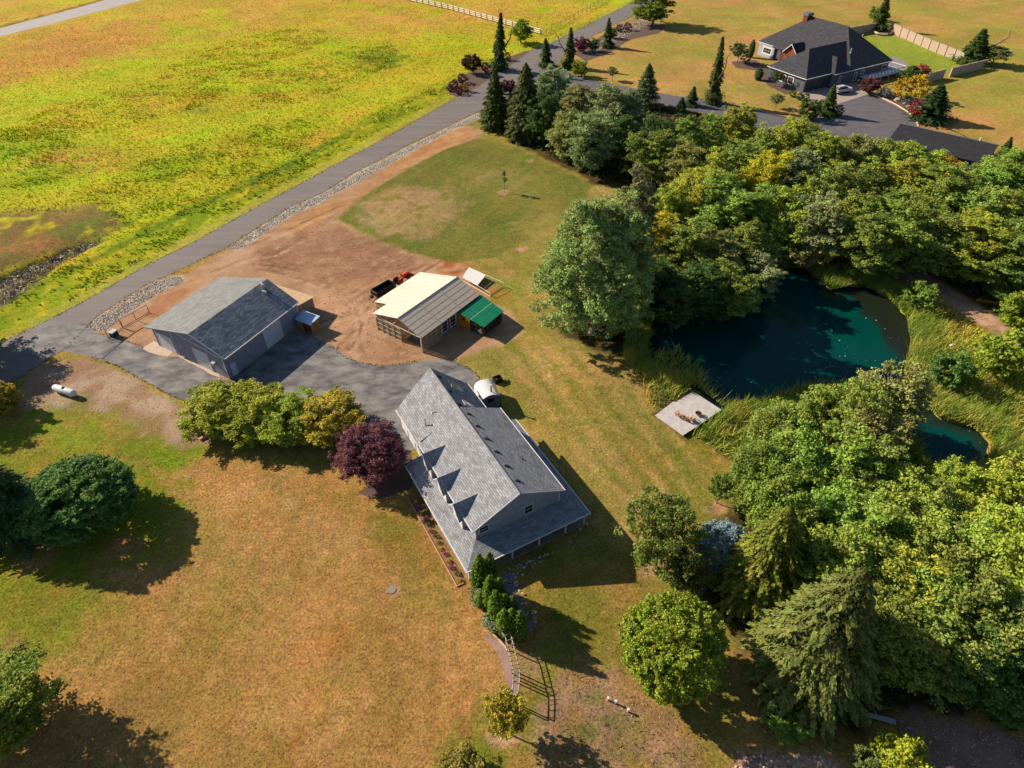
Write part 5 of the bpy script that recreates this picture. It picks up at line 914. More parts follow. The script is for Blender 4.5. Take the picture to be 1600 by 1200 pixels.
# --- greenhouse
GO = tuple(G(660.5, 550.7)[:2]) + (0,); GR = rad(-36.9); gh = empty('greenhouse', GO, GR, 'large greenhouse with cream roof panels and see-through beige panels', 'greenhouse')
def clear(name, col, alpha):
    m, n, b = newmat(name); b.inputs['Base Color'].default_value = (*col, 1); b.inputs['Roughness'].default_value = .35; t = n.nodes.new('ShaderNodeBsdfTransparent'); mx = n.nodes.new('ShaderNodeMixShader'); mx.inputs[0].default_value = alpha
    tc = n.nodes.new('ShaderNodeTexCoord'); no = n.nodes.new('ShaderNodeTexNoise'); no.inputs['Scale'].default_value = .8; no.inputs['Detail'].default_value = 5; n.links.new(tc.outputs['Object'], no.inputs['Vector'])
    mr = n.nodes.new('ShaderNodeMapRange'); mr.inputs[1].default_value = .3; mr.inputs[2].default_value = .7; mr.inputs[3].default_value = alpha - .08; mr.inputs[4].default_value = min(.97, alpha + .08); n.links.new(no.outputs['Fac'], mr.inputs[0]); n.links.new(mr.outputs[0], mx.inputs[0])
    n.links.new(t.outputs[0], mx.inputs[1]); n.links.new(b.outputs[0], mx.inputs[2]); n.links.new(mx.outputs[0], n.nodes['Material Output'].inputs[0]); return m
M_cream = lined('cream_panel', A(240, 222, 198), A(206, 188, 164), 1, .82, True, .5, .15); M_poly = clear('beige_polycarbonate', A(248, 228, 200), .95); M_polyw = clear('wall_polycarbonate', A(172, 148, 118), .78)
za, zE_, zL = 5.25, 3.33, 2.85; xa = -4.65; xL = -14.1; bky = 15.25
def zleft(x): return za + (x - xa) * (za - zL) / (xa - xL)
MB().slab([(xa, -.25, za), (xa, bky, za), (xL, bky, zL), (xL, 3.2, zL), (-10.9, 3.2, zleft(-10.9)), (-10.9, -.25, zleft(-10.9))], .04).build('cream_roof', M_cream, gh)
MB().slab([(xa + .01, -.25, za), (.25, -.25, zE_ - .1), (.25, bky, zE_ - .1), (xa + .01, bky, za)], .025).build('clear_roof', M_poly, gh)
rf = MB(); M_frame = mat('pale_frame', A(214, 196, 172), .6)
def zr2(x): return za + (x - xa) * (zE_ - .1 - za) / (.25 - xa)
ys_ = [-.2, 1.05, 2.3, 3.55, 4.8, 5.05, 6.3, 7.55, 8.8, 10.05, 10.3, 11.5, 12.7, 13.9, 15.15]
for y in ys_: rf.slab([(xa, y - .03, za + .02), (.25, y - .03, zE_ - .08), (.25, y + .03, zE_ - .08), (xa, y + .03, za + .02)], .015)
for y in (4.92, 10.17): rf.slab([(xa, y - .12, za + .05), (.25, y - .12, zE_ - .05), (.25, y + .12, zE_ - .05), (xa, y + .12, za + .05)], .02)
for x in (-3.6, -2.6, -1.6, -.6): rf.slab([(x - .03, -.25, zr2(x - .03) + .03), (x + .03, -.25, zr2(x + .03) + .03), (x + .03, bky, zr2(x + .03) + .03), (x - .03, bky, zr2(x - .03) + .03)], .012)
rf.bar((xa, -.25, za + .04), (xa, bky, za + .04), .09); rf.build('rafter', M_frame, gh)
w = MB(); w.poly([(-10.5, .1, 0), (-4.8, .1, 0), (-4.8, .1, 2.75), (-10.5, .1, 2.75)]); w.poly([(-10.5, .1, 0), (-10.5, 3.2, 0), (-10.5, 3.2, 3.5), (-10.5, .1, 3.5)]); w.poly([(-10.5, 3.2, 0), (-13.8, 3.2, 0), (-13.8, 3.2, 2.7), (-10.5, 3.2, 3.5)])
w.poly([(-13.8, 3.2, 0), (-13.8, 15, 0), (-13.8, 15, 2.8), (-13.8, 3.2, 2.8)]); w.poly([(-13.8, 15, 0), (0, 15, 0), (0, 15, 3.2), (xa, 15, 5.1), (-13.8, 15, 2.8)]); w.poly([(0, .1, 0), (0, 4.95, 0), (0, 4.95, 3.2), (0, .1, 3.2)]); w.poly([(0, 9.0, 0), (0, 15, 0), (0, 15, 3.2), (0, 9.0, 3.2)]); w.poly([(0, 4.95, 0), (0, 9.0, 0), (0, 9.0, .5), (0, 4.95, .5)])
w.build('wall_panel', M_polyw, gh)
fr = MB()
for x in (-10.5, -9.1, -7.7, -6.3, -4.8, 0): fr.bar((x, .05, 0), (x, .05, 3.0 if x < -4 else 3.3), .09)
for z in (.1, .9, 1.8, 2.75): fr.bar((-10.5, .05, z), (-4.8, .05, z), .06)
fr.bar((-10.5, .05, 3.6), (xa, .05, 5.1), .1); fr.bar((xa, .05, 5.1), (0, .05, 3.25), .1); fr.bar((-10.5, .05, 3.1), (0, .05, 3.0), .1)
for x0, z0, x1, z1 in ((-6.5, 3.1, xa, 5.0), (-2.8, 3.05, xa, 5.0), (-8.5, 3.1, -6.9, 4.5), (-6.5, 3.1, -6.9, 4.5), (-2.8, 3.05, -2.4, 4.1), (-1.2, 3.05, -2.4, 4.1)): fr.bar((x0, .05, z0), (x1, .05, z1), .08)
for y in (.05, 1.3, 2.5, 3.7, 4.95, 9.0, 10.5, 12, 13.5, 15): fr.bar((.04, y, 0), (.04, y, 3.2), .07)
for z in (.1, .8, 1.6, 2.4, 3.2): fr.bar((.04, .05, z), (.04, 15, z), .05) if z > 3 else (fr.bar((.04, .05, z), (.04, 4.95, z), .05), fr.bar((.04, 9.0, z), (.04, 15, z), .05))
for z in (.5, 1.4, 2.3): fr.bar((-13.85, 3.2, z), (-10.5, 3.2, z), .05)
fr.box(-.12, .12, -.12, .12, 0, 3.3); fr.build('frame', M_frame, gh)
window(gh, 5.1, 6.7, .75, 3.0, 0.0, 'y', 1, (0, 2), .14); window(gh, 7.2, 8.8, .75, 3.0, 0.0, 'y', 1, (0, 2), .14)
tb = MB(); tb.box(-4.3, -3.0, 2.0, 3.4, 0, 1.2); placed(tb.build('potting_bench', mat('bench_grey', A(160, 160, 160), .6)), GO, GR, 'grey potting bench just inside the open greenhouse doorway', 'bench')
# coop lean-to with green roof
cp = empty('chicken_coop', GO, GR, 'coop with bright green roof and orange wall on the greenhouse side', 'coop')
M_green = lined('green_metal', A(20, 128, 88), A(12, 104, 70), 0, 1.6, False, .4, .2)
cz = lambda x: 2.95 - .09 * x
MB().slab([(-.05, 9.3, cz(0)), (6.1, 9.0, cz(6.1)), (6.0, 14.8, cz(6)), (-.05, 15.9, cz(0))], .06).build('roof', M_green, cp)
MB().mesh([(3.05, 9.14, cz(3) + .012), (3.1, 9.14, cz(3) + .012), (3.05, 15.35, cz(3) + .012), (3.0, 15.35, cz(3) + .012)], [(0, 1, 2, 3)]).build('roof_seam', M_white, cp)
MB().box(.05, 2.7, 9.4, 9.5, 0, 2.6).build('orange_wall', lined('orange_boards', A(226, 140, 30), A(176, 100, 20), 0, 5), cp); MB().tube((1.3, 9.39, 1.9), (1.3, 9.34, 1.9), .28, n=16).build('round_window', M_black, cp)
w = MB(); w.box(2.72, 5.5, 9.42, 9.48, 0, 1.0); w.box(5.55, 5.62, 9.5, 14.6, 0, .9); w.box(.1, 5.5, 14.62, 14.7, 0, 2.3)
for x, y in ((2.75, 9.45), (4.1, 9.45), (5.55, 9.45), (5.58, 10.8), (5.58, 12.1), (5.58, 13.4), (5.58, 14.6)): w.box(x - .06, x + .06, y - .06, y + .06, 0, cz(x) - .08)
for z in (1.0, 1.7): w.bar((2.75, 9.45, z), (5.55, 9.45, z), .05); w.bar((5.58, 9.45, z), (5.58, 14.6, z), .05)
w.build('frame', mat('dark_timber', A(74, 66, 62), .8), cp)
MB().poly([(4.2, 9.36, .5), (5.4, 9.36, .4), (5.2, 9.36, 1.7)]).build('grey_panel', mat('grey_sheet', A(140, 134, 130), .6), cp)
# hoop / cold frame
cf = empty('cold_frame', (*G(745, 441)[:2], 0), 0, 'low white-covered frame, half open, on the grass behind the greenhouse', 'cold frame')
c0 = G(745, 441)[:2]; q1, q2, q3, q4 = [G(*p_, z_)[:2] - c0 for p_, z_ in (((723, 433), .9), ((733, 420), .9), ((787, 446), .5), ((766, 460), .5))]
h1 = q2 * .5 + q3 * .5; h2 = q1 * .46 + q4 * .54; P3 = lambda p_, z_: (p_[0], p_[1], z_)
MB().slab([P3(q1, .95), P3(q2, 1.25), P3(h1, 1.2), P3(h2, .9)], .05).build('white_cover', mat('white_cover', A(236, 232, 228), .5), cf)
fr = MB()
for a_, b_ in ((P3(q1, .9), P3(q2, 1.2)), (P3(q2, 1.2), P3(q3, 1.1)), (P3(q3, 1.1), P3(q4, .8)), (P3(q4, .8), P3(q1, .9)), (P3(h1, 1.15), P3(h2, .87)), (P3((h1 + q3) / 2, 1.15), P3((h2 + q4) / 2, .85)), (P3(q4, .8), P3(q4, 0)), (P3(q3, 1.1), P3(q3, 0)), (P3(q1, .9), P3(q1, 0)), (P3(q2, 1.2), P3(q2, 0)), (P3(q4, .05), P3(q1, .05)), (P3(q3, .05), P3(q4, .05))): fr.bar(a_, b_, .07)
fr.build('frame', M_white, cf)
# dump trailer
def local(u, v, du, dv):
    "origin at u, v with local X pointing to du, dv"
    a = G(u, v)[:2]; b = G(du, dv)[:2]; return (*a, 0), math.atan2(b[1] - a[1], b[0] - a[0]), float(np.linalg.norm(b - a))
lo, rz, ln = local(586, 466, 616, 449)
tr = empty('dump_trailer', lo, rz, 'black high-sided dump trailer parked beside the greenhouse', 'trailer')
b = MB(); b.box(0, 4.4, -.9, .9, .7, .78)
for y0, y1 in ((-1, -.92), (.92, 1)): b.box(0, 4.4, y0, y1, .6, 1.5)
b.box(-.08, 0, -1, 1, .6, 1.5); b.box(4.4, 4.48, -1, 1, .6, 1.5); b.build('body', M_black, tr); rl = MB(); rl.bar((-.08, -.96, 1.52), (4.48, -.96, 1.52), .07); rl.bar((-.08, .96, 1.52), (4.48, .96, 1.52), .07); rl.bar((-.05, -.96, 1.52), (-.05, .96, 1.52), .07); rl.build('rail', mat('worn_black', (.06, .06, .06), .5), tr)
for x in (1.7, 2.6):
    for y in (-1.05, 1.05):
        t_ = MB().tube((x, y - .11, .36), (x, y + .11, .36), .36, n=18).build('wheel', M_black, tr); MB().tube((x, y + (.115 if y > 0 else -.115), .36), (x, y + (.13 if y > 0 else -.13), .36), .18, n=14).build('rim', M_steel, t_)
tg = MB(); tg.bar((0, -.4, .5), (-1.5, 0, .45), .08); tg.bar((0, .4, .5), (-1.5, 0, .45), .08); tg.box(-.9, -.4, -.25, .25, .55, .95); tg.build('drawbar', M_black, tr)
# tractor
lo, rz, ln = local(622, 443, 642, 429)
tk = empty('tractor', lo, rz, 'small orange tractor parked behind the greenhouse', 'tractor'); M_or = mat('orange_paint', A(236, 92, 36), .4); M_rub = mat('rubber', (.02, .02, .02), .9)
MB().mesh([(1.3, -.38, .7), (2.9, -.35, .7), (2.9, .35, .7), (1.3, .38, .7), (1.3, -.36, 1.4), (2.85, -.3, 1.25), (2.85, .3, 1.25), (1.3, .36, 1.4)], [(4, 5, 6, 7), (0, 1, 5, 4), (1, 2, 6, 5), (2, 3, 7, 6), (3, 0, 4, 7)]).build('hood', M_or, tk)
MB().box(-.2, 1.3, -.4, .4, .55, .75).box(1.3, 2.9, -.2, .2, .4, .7).build('chassis', M_black, tk)
for s_ in (-1, 1):
    MB().slab([(-.4, s_ * .45, 1.3), (.7, s_ * .45, 1.3), (.7, s_ * .85, 1.28), (-.4, s_ * .85, 1.28)], .06).build('fender', M_or, tk)
    wq = MB().tube((.1, s_ * .65 - .15, .62), (.1, s_ * .65 + .15, .62), .62, n=22).build('wheel', M_rub, tk); MB().tube((.1, s_ * .65 + s_ * .155, .62), (.1, s_ * .65 + s_ * .17, .62), .3, n=16).build('rim', M_or, wq)
    wq = MB().tube((2.5, s_ * .55 - .1, .38), (2.5, s_ * .55 + .1, .38), .38, n=18).build('wheel', M_rub, tk); MB().tube((2.5, s_ * .55 + s_ * .105, .38), (2.5, s_ * .55 + s_ * .12, .38), .18, n=14).build('rim', M_or, wq)
    MB().bar((1.2, s_ * .5, 1.3), (3.5, s_ * .5, .4), .12).build('loader_arm', M_or, tk)
MB().box(0, .5, -.25, .25, 1.0, 1.1).box(-.08, 0, -.25, .25, 1.0, 1.55).build('seat', M_black, tk); MB().tube((1.15, 0, 1.35), (.95, 0, 1.6), .03).build('steering_column', M_black, tk)
rb = MB(); rb.bar((-.35, -.5, .9), (-.35, -.5, 2.3), .07); rb.bar((-.35, .5, .9), (-.35, .5, 2.3), .07); rb.bar((-.35, -.5, 2.3), (-.35, .5, 2.3), .07); rb.build('roll_bar', M_black, tk)
MB().mesh([(3.4, -.8, .1), (3.4, .8, .1), (3.4, .8, .75), (3.4, -.8, .75), (3.95, -.8, .08), (3.95, .8, .08)], [(0, 1, 2, 3), (0, 1, 5, 4), (0, 3, 4), (1, 2, 5)]).build('bucket', mat('dark_red', A(120, 40, 30), .5), tk)
# arched white trailer-shed by the garage
lo, rz, ln = local(768, 640, 752, 606)
sv = empty('arched_shed', lo, rz, 'white arch-roofed sauna shed with a stove pipe beside the house', 'shed')
q = MB(); n_ = 10; pr = [(1.25, 0), (1.25, 1.5)] + [(1.25 * math.cos(math.pi * i / n_), 1.5 + .9 * math.sin(math.pi * i / n_)) for i in range(1, n_)] + [(-1.25, 1.5), (-1.25, 0)]
sc_ = 1.25; pr = [(a * sc_, b * sc_) for a, b in pr]
k_ = len(pr); q.mesh([(0, a, b) for a, b in pr] + [(3.8, a, b) for a, b in pr], [(i, i + 1, k_ + i + 1, k_ + i) for i in range(k_ - 1)]); q.build('shell', mat('white_shell', A(232, 226, 222), .5), sv)
pr2 = [(a * .93, b * .96) for a, b in pr]
q = MB(); q.poly([(.12, a, b) for a, b in pr2]); q.poly([(3.7, a, b) for a, b in pr2]); ew = q.build('end_wall', mat('grey_end', A(128, 134, 146), .6), sv)
MB().box(.05, .118, -.5, .5, 1.55, 2.2).build('window', M_glass, ew); MB().box(.04, .11, -.9, .9, .2, 1.5).build('door', mat('door_grey', A(110, 118, 134), .6), ew)
q = MB(); q.tube((.8, -.3, 2.9), (.8, -.3, 4.1), .1, n=10); q.build('stove_pipe', M_black, sv); MB().tube((.8, -.3, 4.11), (.8, -.3, 4.3), .2, .16, n=12).build('pipe_cap', M_white, sv)
# crate beside it
q = MB(); q.box(0, 1.3, 0, .06, 0, .9); q.box(0, 1.3, .94, 1, 0, .9); q.box(0, .06, .06, .94, 0, .9); q.box(1.24, 1.3, .06, .94, 0, .9); q.box(.06, 1.24, .06, .94, 0, .05)
kt = empty('open_crate', (*G(774, 601)[:2], 0), .5, 'open black crate with a tan flap on the grass by the drive', 'crate'); q.build('box', M_black, kt)
MB().slab([(1.32, .1, .85), (1.9, .2, .6), (1.8, .9, .6), (1.32, .9, .85)], .03).build('flap', mat('cardboard', A(222, 176, 126), .8), kt); MB().box(.3, .6, .3, .6, .06, .7).build('lining', mat('rust_lining', A(110, 50, 30), .8), kt)

# --- propane tank
lo, rz, ln = local(91, 612, 120, 621); ln = 3.6
pk = empty('propane_tank', lo, rz, 'white propane tank with a dark dome lid on the gravel yard', 'tank')
q = MB(); prof_ = [(-.5, .05), (-.42, .3), (-.25, .48), (0, .56), (ln, .56), (ln + .25, .48), (ln + .42, .3), (ln + .5, .05)]; nn_ = 20; vs = [(x, r_ * math.cos(6.2832 * i / nn_), .85 + r_ * math.sin(6.2832 * i / nn_)) for x, r_ in prof_ for i in range(nn_)]
q.mesh(vs, [(j * nn_ + i, j * nn_ + (i + 1) % nn_, (j + 1) * nn_ + (i + 1) % nn_, (j + 1) * nn_ + i) for j in range(len(prof_) - 1) for i in range(nn_)]); q.build('tank_shell', mat('tank_white', A(238, 238, 240), .35, var=.03), pk, smooth=True)
dv, df = dome(.26, .2); MB().mesh([(v[0] + ln / 2, v[1], v[2] + 1.38) for v in dv], df).build('dome_lid', mat('lid_dark', A(60, 70, 76), .5), pk)
for x in (.5, ln - .5): MB().box(x - .12, x + .12, -.45, .45, 0, .42).build('foot', M_conc, pk)
# well cover
lo, rz, ln = local(303, 678, 318, 692)
wc = empty('hatch_cover', lo, rz, 'white and tan hatch box on the tip of the gravel yard', 'hatch'); MB().box(0, 2.1, -.1, 2.6, 0, .35).build('curb', mat('tan_box', A(206, 160, 116), .8), wc); MB().slab([(-.1, -.2, .5), (1.25, -.2, .62), (1.25, 2.7, .62), (-.1, 2.7, .5)], .06).build('lid', M_white, wc)
for i, (u, v) in enumerate(((949.5, 1094), (961.7, 1099), (981, 1112))):
    o = MB().tube((0, 0, 0), (0, 0, .5), .1, n=12).tube((0, 0, .5), (0, 0, .62), .14, n=12).build('standpipe', M_white); q = G(u, v); o.location = (q[0], q[1], 0); tag(o, '%s of three short white standpipes on the dry lawn' % ('leftmost', 'middle', 'rightmost')[i], 'pipe', 'white standpipes on the dry lawn')
o = MB().tube((0, 0, 0), (0, 0, .08), .5, n=18).build('manhole_cover', mat('cover_grey', A(150, 140, 124), .9)); q = G(612, 922); o.location = (q[0], q[1], 0); tag(o, 'round grey cover in a bare patch of the brown front lawn', 'cover')
# --- sliding gate by the entrance
g0, g1, g2 = G(170, 529)[:2], G(192, 513)[:2], G(234, 489)[:2]
gt = empty('sliding_gate', (*g0, 0), 0, 'long low wire gate frame with pale top rail beside the driveway entrance', 'gate')
a, b2 = g1 - g0, g2 - g0; fr = MB(); tp = MB(); hg = 1.75
tp.bar((0, 0, hg), (*a * .97, hg), .12); tp.bar((*a * 1.05, hg), (*b2, hg), .12); tp.build('top_rail', M_white, gt)
for p0, p1 in (((0, 0, .15), (*a * .97, .15)), ((*a * 1.05, .15), (*b2, .15)), ((0, 0, 0), (0, 0, hg)), ((*a, 0), (*a, hg + .1)), ((*b2, .1), (*b2, hg)), ((*(a * 1.05), .1), (*(a * 1.05), hg)), ((*((a + b2) / 2), .15), (*((a + b2) / 2), hg))): fr.bar(p0, p1, .09)
nn2 = np.array([-a[1], a[0]]) / np.linalg.norm(a)
fr.build('frame', M_black, gt); ms = MB()
for i in range(46):
    p_ = b2 * (i / 45); ms.tube((*p_, .15), (*p_, hg), .008, n=3)
for i in range(5): ms.tube((0, 0, .3 + i * .3), (*b2, .3 + i * .3), .008, n=3)
ms.build('wire_mesh', M_steel, gt)
lo, rz, ln = local(172, 527, 180, 521)
ob = empty('gate_motor', lo, rz, 'dark green gate motor cabinet with pale lid at the driveway entrance', 'cabinet'); MB().box(0, 1.1, -1.0, -.1, 0, 1.0).build('cabinet', mat('dark_green', A(48, 62, 58), .5), ob); MB().box(-.06, 1.16, -1.06, -.04, 1.002, 1.1).build('lid', mat('pale_lid', A(196, 206, 204), .5), ob)
# --- dock
dk = empty('dock', (*G(1070, 648)[:2], 0), 0, 'large pale boarded dock at the pond edge', 'dock'); d0 = G(1070, 648)[:2]
def D(u, v, z): q = G(u, v, z); return (q[0] - d0[0], q[1] - d0[1], z)
MB().slab([D(1023.6, 649, .55), D(1052.5, 627, .55), D(1104, 656.5, .55), D(1067.4, 680, .55)], .14).build('upper_deck', lined('deck_boards', (0, 0, 0), (0, 0, 0)), dk)
MB().slab([D(1055, 628.5, .4), D(1083, 611.4, .4), D(1127, 640, .4), D(1102, 657, .4)], .14).build('lower_deck', lined('deck_boards', (0, 0, 0), (0, 0, 0)), dk)
MB().slab([D(1017, 647, .2), D(1026, 640, .2), D(1031, 643, .2), D(1023, 650, .2)], .15).build('step', M_wood, dk)
ps = MB()
for u, v, z in ((1028, 648, .4), (1052, 630, .4), (1068, 676, .4), (1100, 655, .4), (1083, 614, .25), (1124, 640, .25), (1048, 663, .4)): q = D(u, v, z); ps.bar((q[0], q[1], -1.2), q, .16)
ps.build('piling', M_wood, dk)
M_ch = mat('chair_wood', A(206, 148, 100), .6)
def chair(u, v, rz_, label, zb_=.56, grp='chairs on the dock'):
    q = G(u, v, zb_); e_ = empty('garden_chair', (q[0], q[1], zb_), rz_, label, 'chair', grp)
    MB().slab([(-.32, -.3, .36), (.32, -.3, .36), (.32, .3, .28), (-.32, .3, .28)], .04).build('seat', M_ch, e_); MB().slab([(-.32, .3, .28), (.32, .3, .28), (.3, .62, 1.0), (-.3, .62, 1.0)], .04).build('backrest', M_ch, e_)
    for s2 in (-1, 1):
        MB().box(s2 * .42 - .06, s2 * .42 + .06, -.4, .45, .56, .6).build('armrest', M_ch, e_)
        for y_ in (-.34, .3): MB().box(s2 * .38 - .03, s2 * .38 + .03, y_ - .03, y_ + .03, 0, .56).build('leg', M_ch, e_)
chair(1060, 650, 2.2, 'tan garden chair on the dock, nearest the lawn'); chair(1070, 655, 2.8, 'tan garden chair on the dock, middle of the three'); chair(1080, 657, 3.6, 'tan garden chair on the dock, nearest the reeds')
fp = empty('fire_pit', tuple(G(1091, 648, .56)[:2]) + (.56,), 0, 'round fire bowl with rust-coloured rim on the dock', 'fire pit'); q = MB()
for i in range(16): a_, b_ = 6.2832 * i / 16, 6.2832 * (i + 1) / 16; q.tube((.5 * math.cos(a_), .5 * math.sin(a_), .35), (.5 * math.cos(b_), .5 * math.sin(b_), .35), .05, n=5)
q.build('rim', mat('rust', A(190, 120, 90), .7), fp); MB().tube((0, 0, .02), (0, 0, .3), .25, .46, n=14).build('bowl', M_black, fp)
# --- pergola ladder walk
pg = empty('pergola', (*G(800, 1050)[:2], 0), 0, 'weathered grey ladder-topped pergola above the stepping strip', 'pergola'); g00 = G(800, 1050)[:2]; M_grey = mat('weathered_wood', A(178, 164, 152), .85, var=.2)
zt = 2.35; top = [G(u, v, zt)[:2] - g00 for u, v in ((786, 981), (795, 996), (799, 1013), (804, 1036), (807, 1048), (807, 1062), (805, 1085))]
for k in range(len(top)): pass
rails = MB(); rung = MB(); pst = MB()
nrm = []
for i in range(len(top)):
    d_ = top[min(i + 1, len(top) - 1)] - top[max(i - 1, 0)]; d_ = d_ / np.linalg.norm(d_); nrm.append(np.array([-d_[1], d_[0]]))
for i in range(len(top) - 1):
    for s2 in (-.32, .32): rails.bar((*(top[i] + nrm[i] * s2), zt), (*(top[i + 1] + nrm[i + 1] * s2), zt), .09)
    L_ = np.linalg.norm(top[i + 1] - top[i]); k_ = max(2, int(L_ / .5))
    for j in range(k_): t_ = (j + .5) / k_; c_2 = top[i] * (1 - t_) + top[i + 1] * t_; rung.bar((*(c_2 + nrm[i] * .5), zt + .09), (*(c_2 - nrm[i] * .5), zt + .09), .055)
for i in (1, 3, 4, 6):
    for s2 in (-.32, .32): pst.bar((*(top[i] + nrm[i] * s2), 0), (*(top[i] + nrm[i] * s2), zt), .11)
rails.build('rail', M_grey, pg); rung.build('rung', M_grey, pg); pst.build('post', M_grey, pg)
sheet('path', [(760, 990), (775, 1000), (790, 1010), (800, 1035), (806, 1060), (812, 1082), (812, 1096), (800, 1098), (792, 1070), (784, 1042), (778, 1020), (756, 996)], .008, asphalt('strip_gravel', A(176, 142, 128), A(150, 124, 116)))
lg = MB(); pts_ = [G(u, v)[:2] for u, v in ((770, 990), (780, 1000), (789, 1010), (793, 1016))]
for i in range(3): lg.bar((*pts_[i], .12), (*pts_[i + 1], .12), .2)
tag(lg.build('timber_edge', mat('pale_log', A(206, 176, 146), .8)), 'pale timber edging at the head of the stepping strip', 'edging')
# --- plank bridge bench
lo, rz, ln = local(1341, 1116, 1397, 1131)
bd = empty('plank_bench', lo, rz, 'long grey plank bench in the shade at the wood edge', 'bench'); MB().box(0, ln, -.25, .25, .4, .47).build('seat', mat('bench_plank', A(190, 180, 176), .8), bd)
for x in (.3, ln - .3): MB().box(x - .08, x + .08, -.2, .2, 0, .4).build('leg', M_grey, bd)
# --- kayak, bird, aerator
lo, rz, ln = local(1524, 470, 1547, 474)
ky = empty('kayak', lo, rz, 'orange kayak lying by the gravel path under the trees', 'kayak'); q = MB(); sec = [(0, .03), (.5, .25), (1.2, .36), (2.0, .38), (2.8, .34), (3.4, .22), (3.8, .03)]; vs = []; 
for x, w_ in sec: vs += [(x, -w_, .34), (x, -w_ * .7, .08), (x, 0, .0), (x, w_ * .7, .08), (x, w_, .34)]
q.mesh(vs, [(j * 5 + i, j * 5 + i + 1, (j + 1) * 5 + i + 1, (j + 1) * 5 + i) for j in range(6) for i in range(4)]); q.build('hull', mat('kayak_orange', A(236, 150, 60), .4), ky); q = MB(); q.mesh([(x, s2 * w_, .35 + (.1 if abs(x - 2) > .9 else .03)) if s2 else (x, 0, .42) for x, w_ in sec for s2 in (-1, 0, 1)], [(j * 3 + i, j * 3 + i + 1, (j + 1) * 3 + i + 1, (j + 1) * 3 + i) for j in range(6) for i in range(2)]); q.build('deck', mat('kayak_deck', A(240, 170, 80), .4), ky)
wb = bpy.data.meshes.new('body'); bmm = bmesh.new(); bmesh.ops.create_icosphere(bmm, subdivisions=2, radius=.4)
for v_ in bmm.verts:
    v_.co = Vector((v_.co.x * 1.25, v_.co.y * .75, v_.co.z * .75 + .45))
    if v_.co.x > .38: v_.co.z += .18
bmm.to_mesh(wb); bmm.free(); wb.materials.append(M_white); o = bpy.data.objects.new('white_boulder', wb); COL.objects.link(o); q = G(1486, 543); o.location = (q[0], q[1], 0); tag(o, 'small white boulder in the marsh grass beyond the pond', 'boulder')
q = MB(); q.tube((0, 0, 0), (0, 0, 1.0), .04); q.box(-.35, .35, -.15, .15, .95, 1.25); q = q.build('pump_post', M_steel); q2_ = G(1438, 490); q.location = (q2_[0], q2_[1], 0); tag(q, 'small grey control box on a post at the pond edge', 'control box')

# ---------------------------------------------------------------- the neighbour's place
NO = (91.02, 211.47, 0); NR = rad(29.05)
nh = empty('neighbour_house', NO, NR, 'large far house with dark hip roof, brick entry and chimney', 'house')
nx_, ny_ = U(29.05), U(119.05)
M_nside = lined('dark_siding', A(92, 96, 108), A(70, 74, 84), 2, 3.2); M_brick = shingle('brick', A(150, 84, 62), A(120, 62, 46), w=.4, h=.16)
ez, rz2 = 4.2, 13.0
w = MB(); w.box(18.9, 37.6, -.6, 37.4, 0, ez); w.box(.7, 18.88, .7, 15.6, 0, ez - .02); w.box(11.0, 18.88, -.6, .68, 0, ez - .03); w.build('wall', M_nside, nh)
b = MB(); b.box(17.3, 18.88, 18.2, 26.5, 0, ez - .05); b.build('brick_wall', M_brick, nh)
r = MB(); A1, B1, C1, D1 = (18.2, -1.34, ez), (38.4, -1.34, ez), (38.4, 38.2, ez), (18.2, 38.2, ez); RA, RB_ = (28.3, 11.5, rz2), (28.3, 26, rz2)
r.slab([A1, B1, RA], .2); r.slab([B1, C1, RB_, RA], .2); r.slab([C1, D1, RB_], .2); r.slab([D1, A1, RA, RB_], .2)
w0, w1, w2, w3 = (0, 0, ez - .01), (0, 15.9, ez - .01), (22, 15.9, ez - .01), (22, 0, ez - .01); pk1, pk2 = (8, 8, 9.9), (25, 8, 9.9)
r.slab([w0, w1, pk1], .2); r.slab([w1, w2, (25, 15.9, ez), pk2, pk1], .2); r.slab([w0, (25, 0, ez - .01), pk2, pk1], .2)
v0, v1, v2_, v3 = (11.0, -1.35, ez - .02), (11.0, 5, ez - .02), (20, 5, ez - .02), (20, -1.35, ez - .02)
r.slab([v0, (11, 6, ez), (15.5, 6, 7.6), (15.5, 2.9, 7.6)], .15); r.slab([v0, (20, -1.35, ez - .02), (15.5, 2.9, 7.6)], .15)
nro = r.build('roof', M_shn, nh)
r = MB()
for x0, y0, x1, y1 in ((14.9, 21.8, 24, 21.8),):   # entry gable
    r.slab([(15.6, 21.2, 7.3), (15.6, 18.2, 4.4), (21, 18.2, 4.4), (21, 21.2, 7.3)], .14); r.slab([(15.6, 21.2, 7.3), (15.6, 24.4, 4.3), (21, 24.4, 4.3), (21, 21.2, 7.3)], .14)
r.slab([(16.6, 24.4, 4.3), (16.6, 30, 4.3), (24, 30, 8.2), (24, 24.4, 8.2)], .14)
r.build('entry_roof', M_shn, nro)
g = MB(); g.box(-.12, -.002, 0, 15.9, ez - .2, ez); g.box(-.1, 11, -.12, -.002, ez - .2, ez); g.box(11, 18.2, -1.47, -1.352, ez - .2, ez); g.box(18.2, 38.4, -1.47, -1.35, ez - .2, ez + .01); g.box(18.07, 18.19, 30, 38.2, ez - .2, ez)
for s2, y_ in ((-1, 18.1), (1, 24.4)): g.slab([(15.5, 21.2, 7.34), (15.5, y_, 4.35), (15.6, y_, 4.35), (15.6, 21.2, 7.34)], .3)
g.build('fascia', M_white, nh)
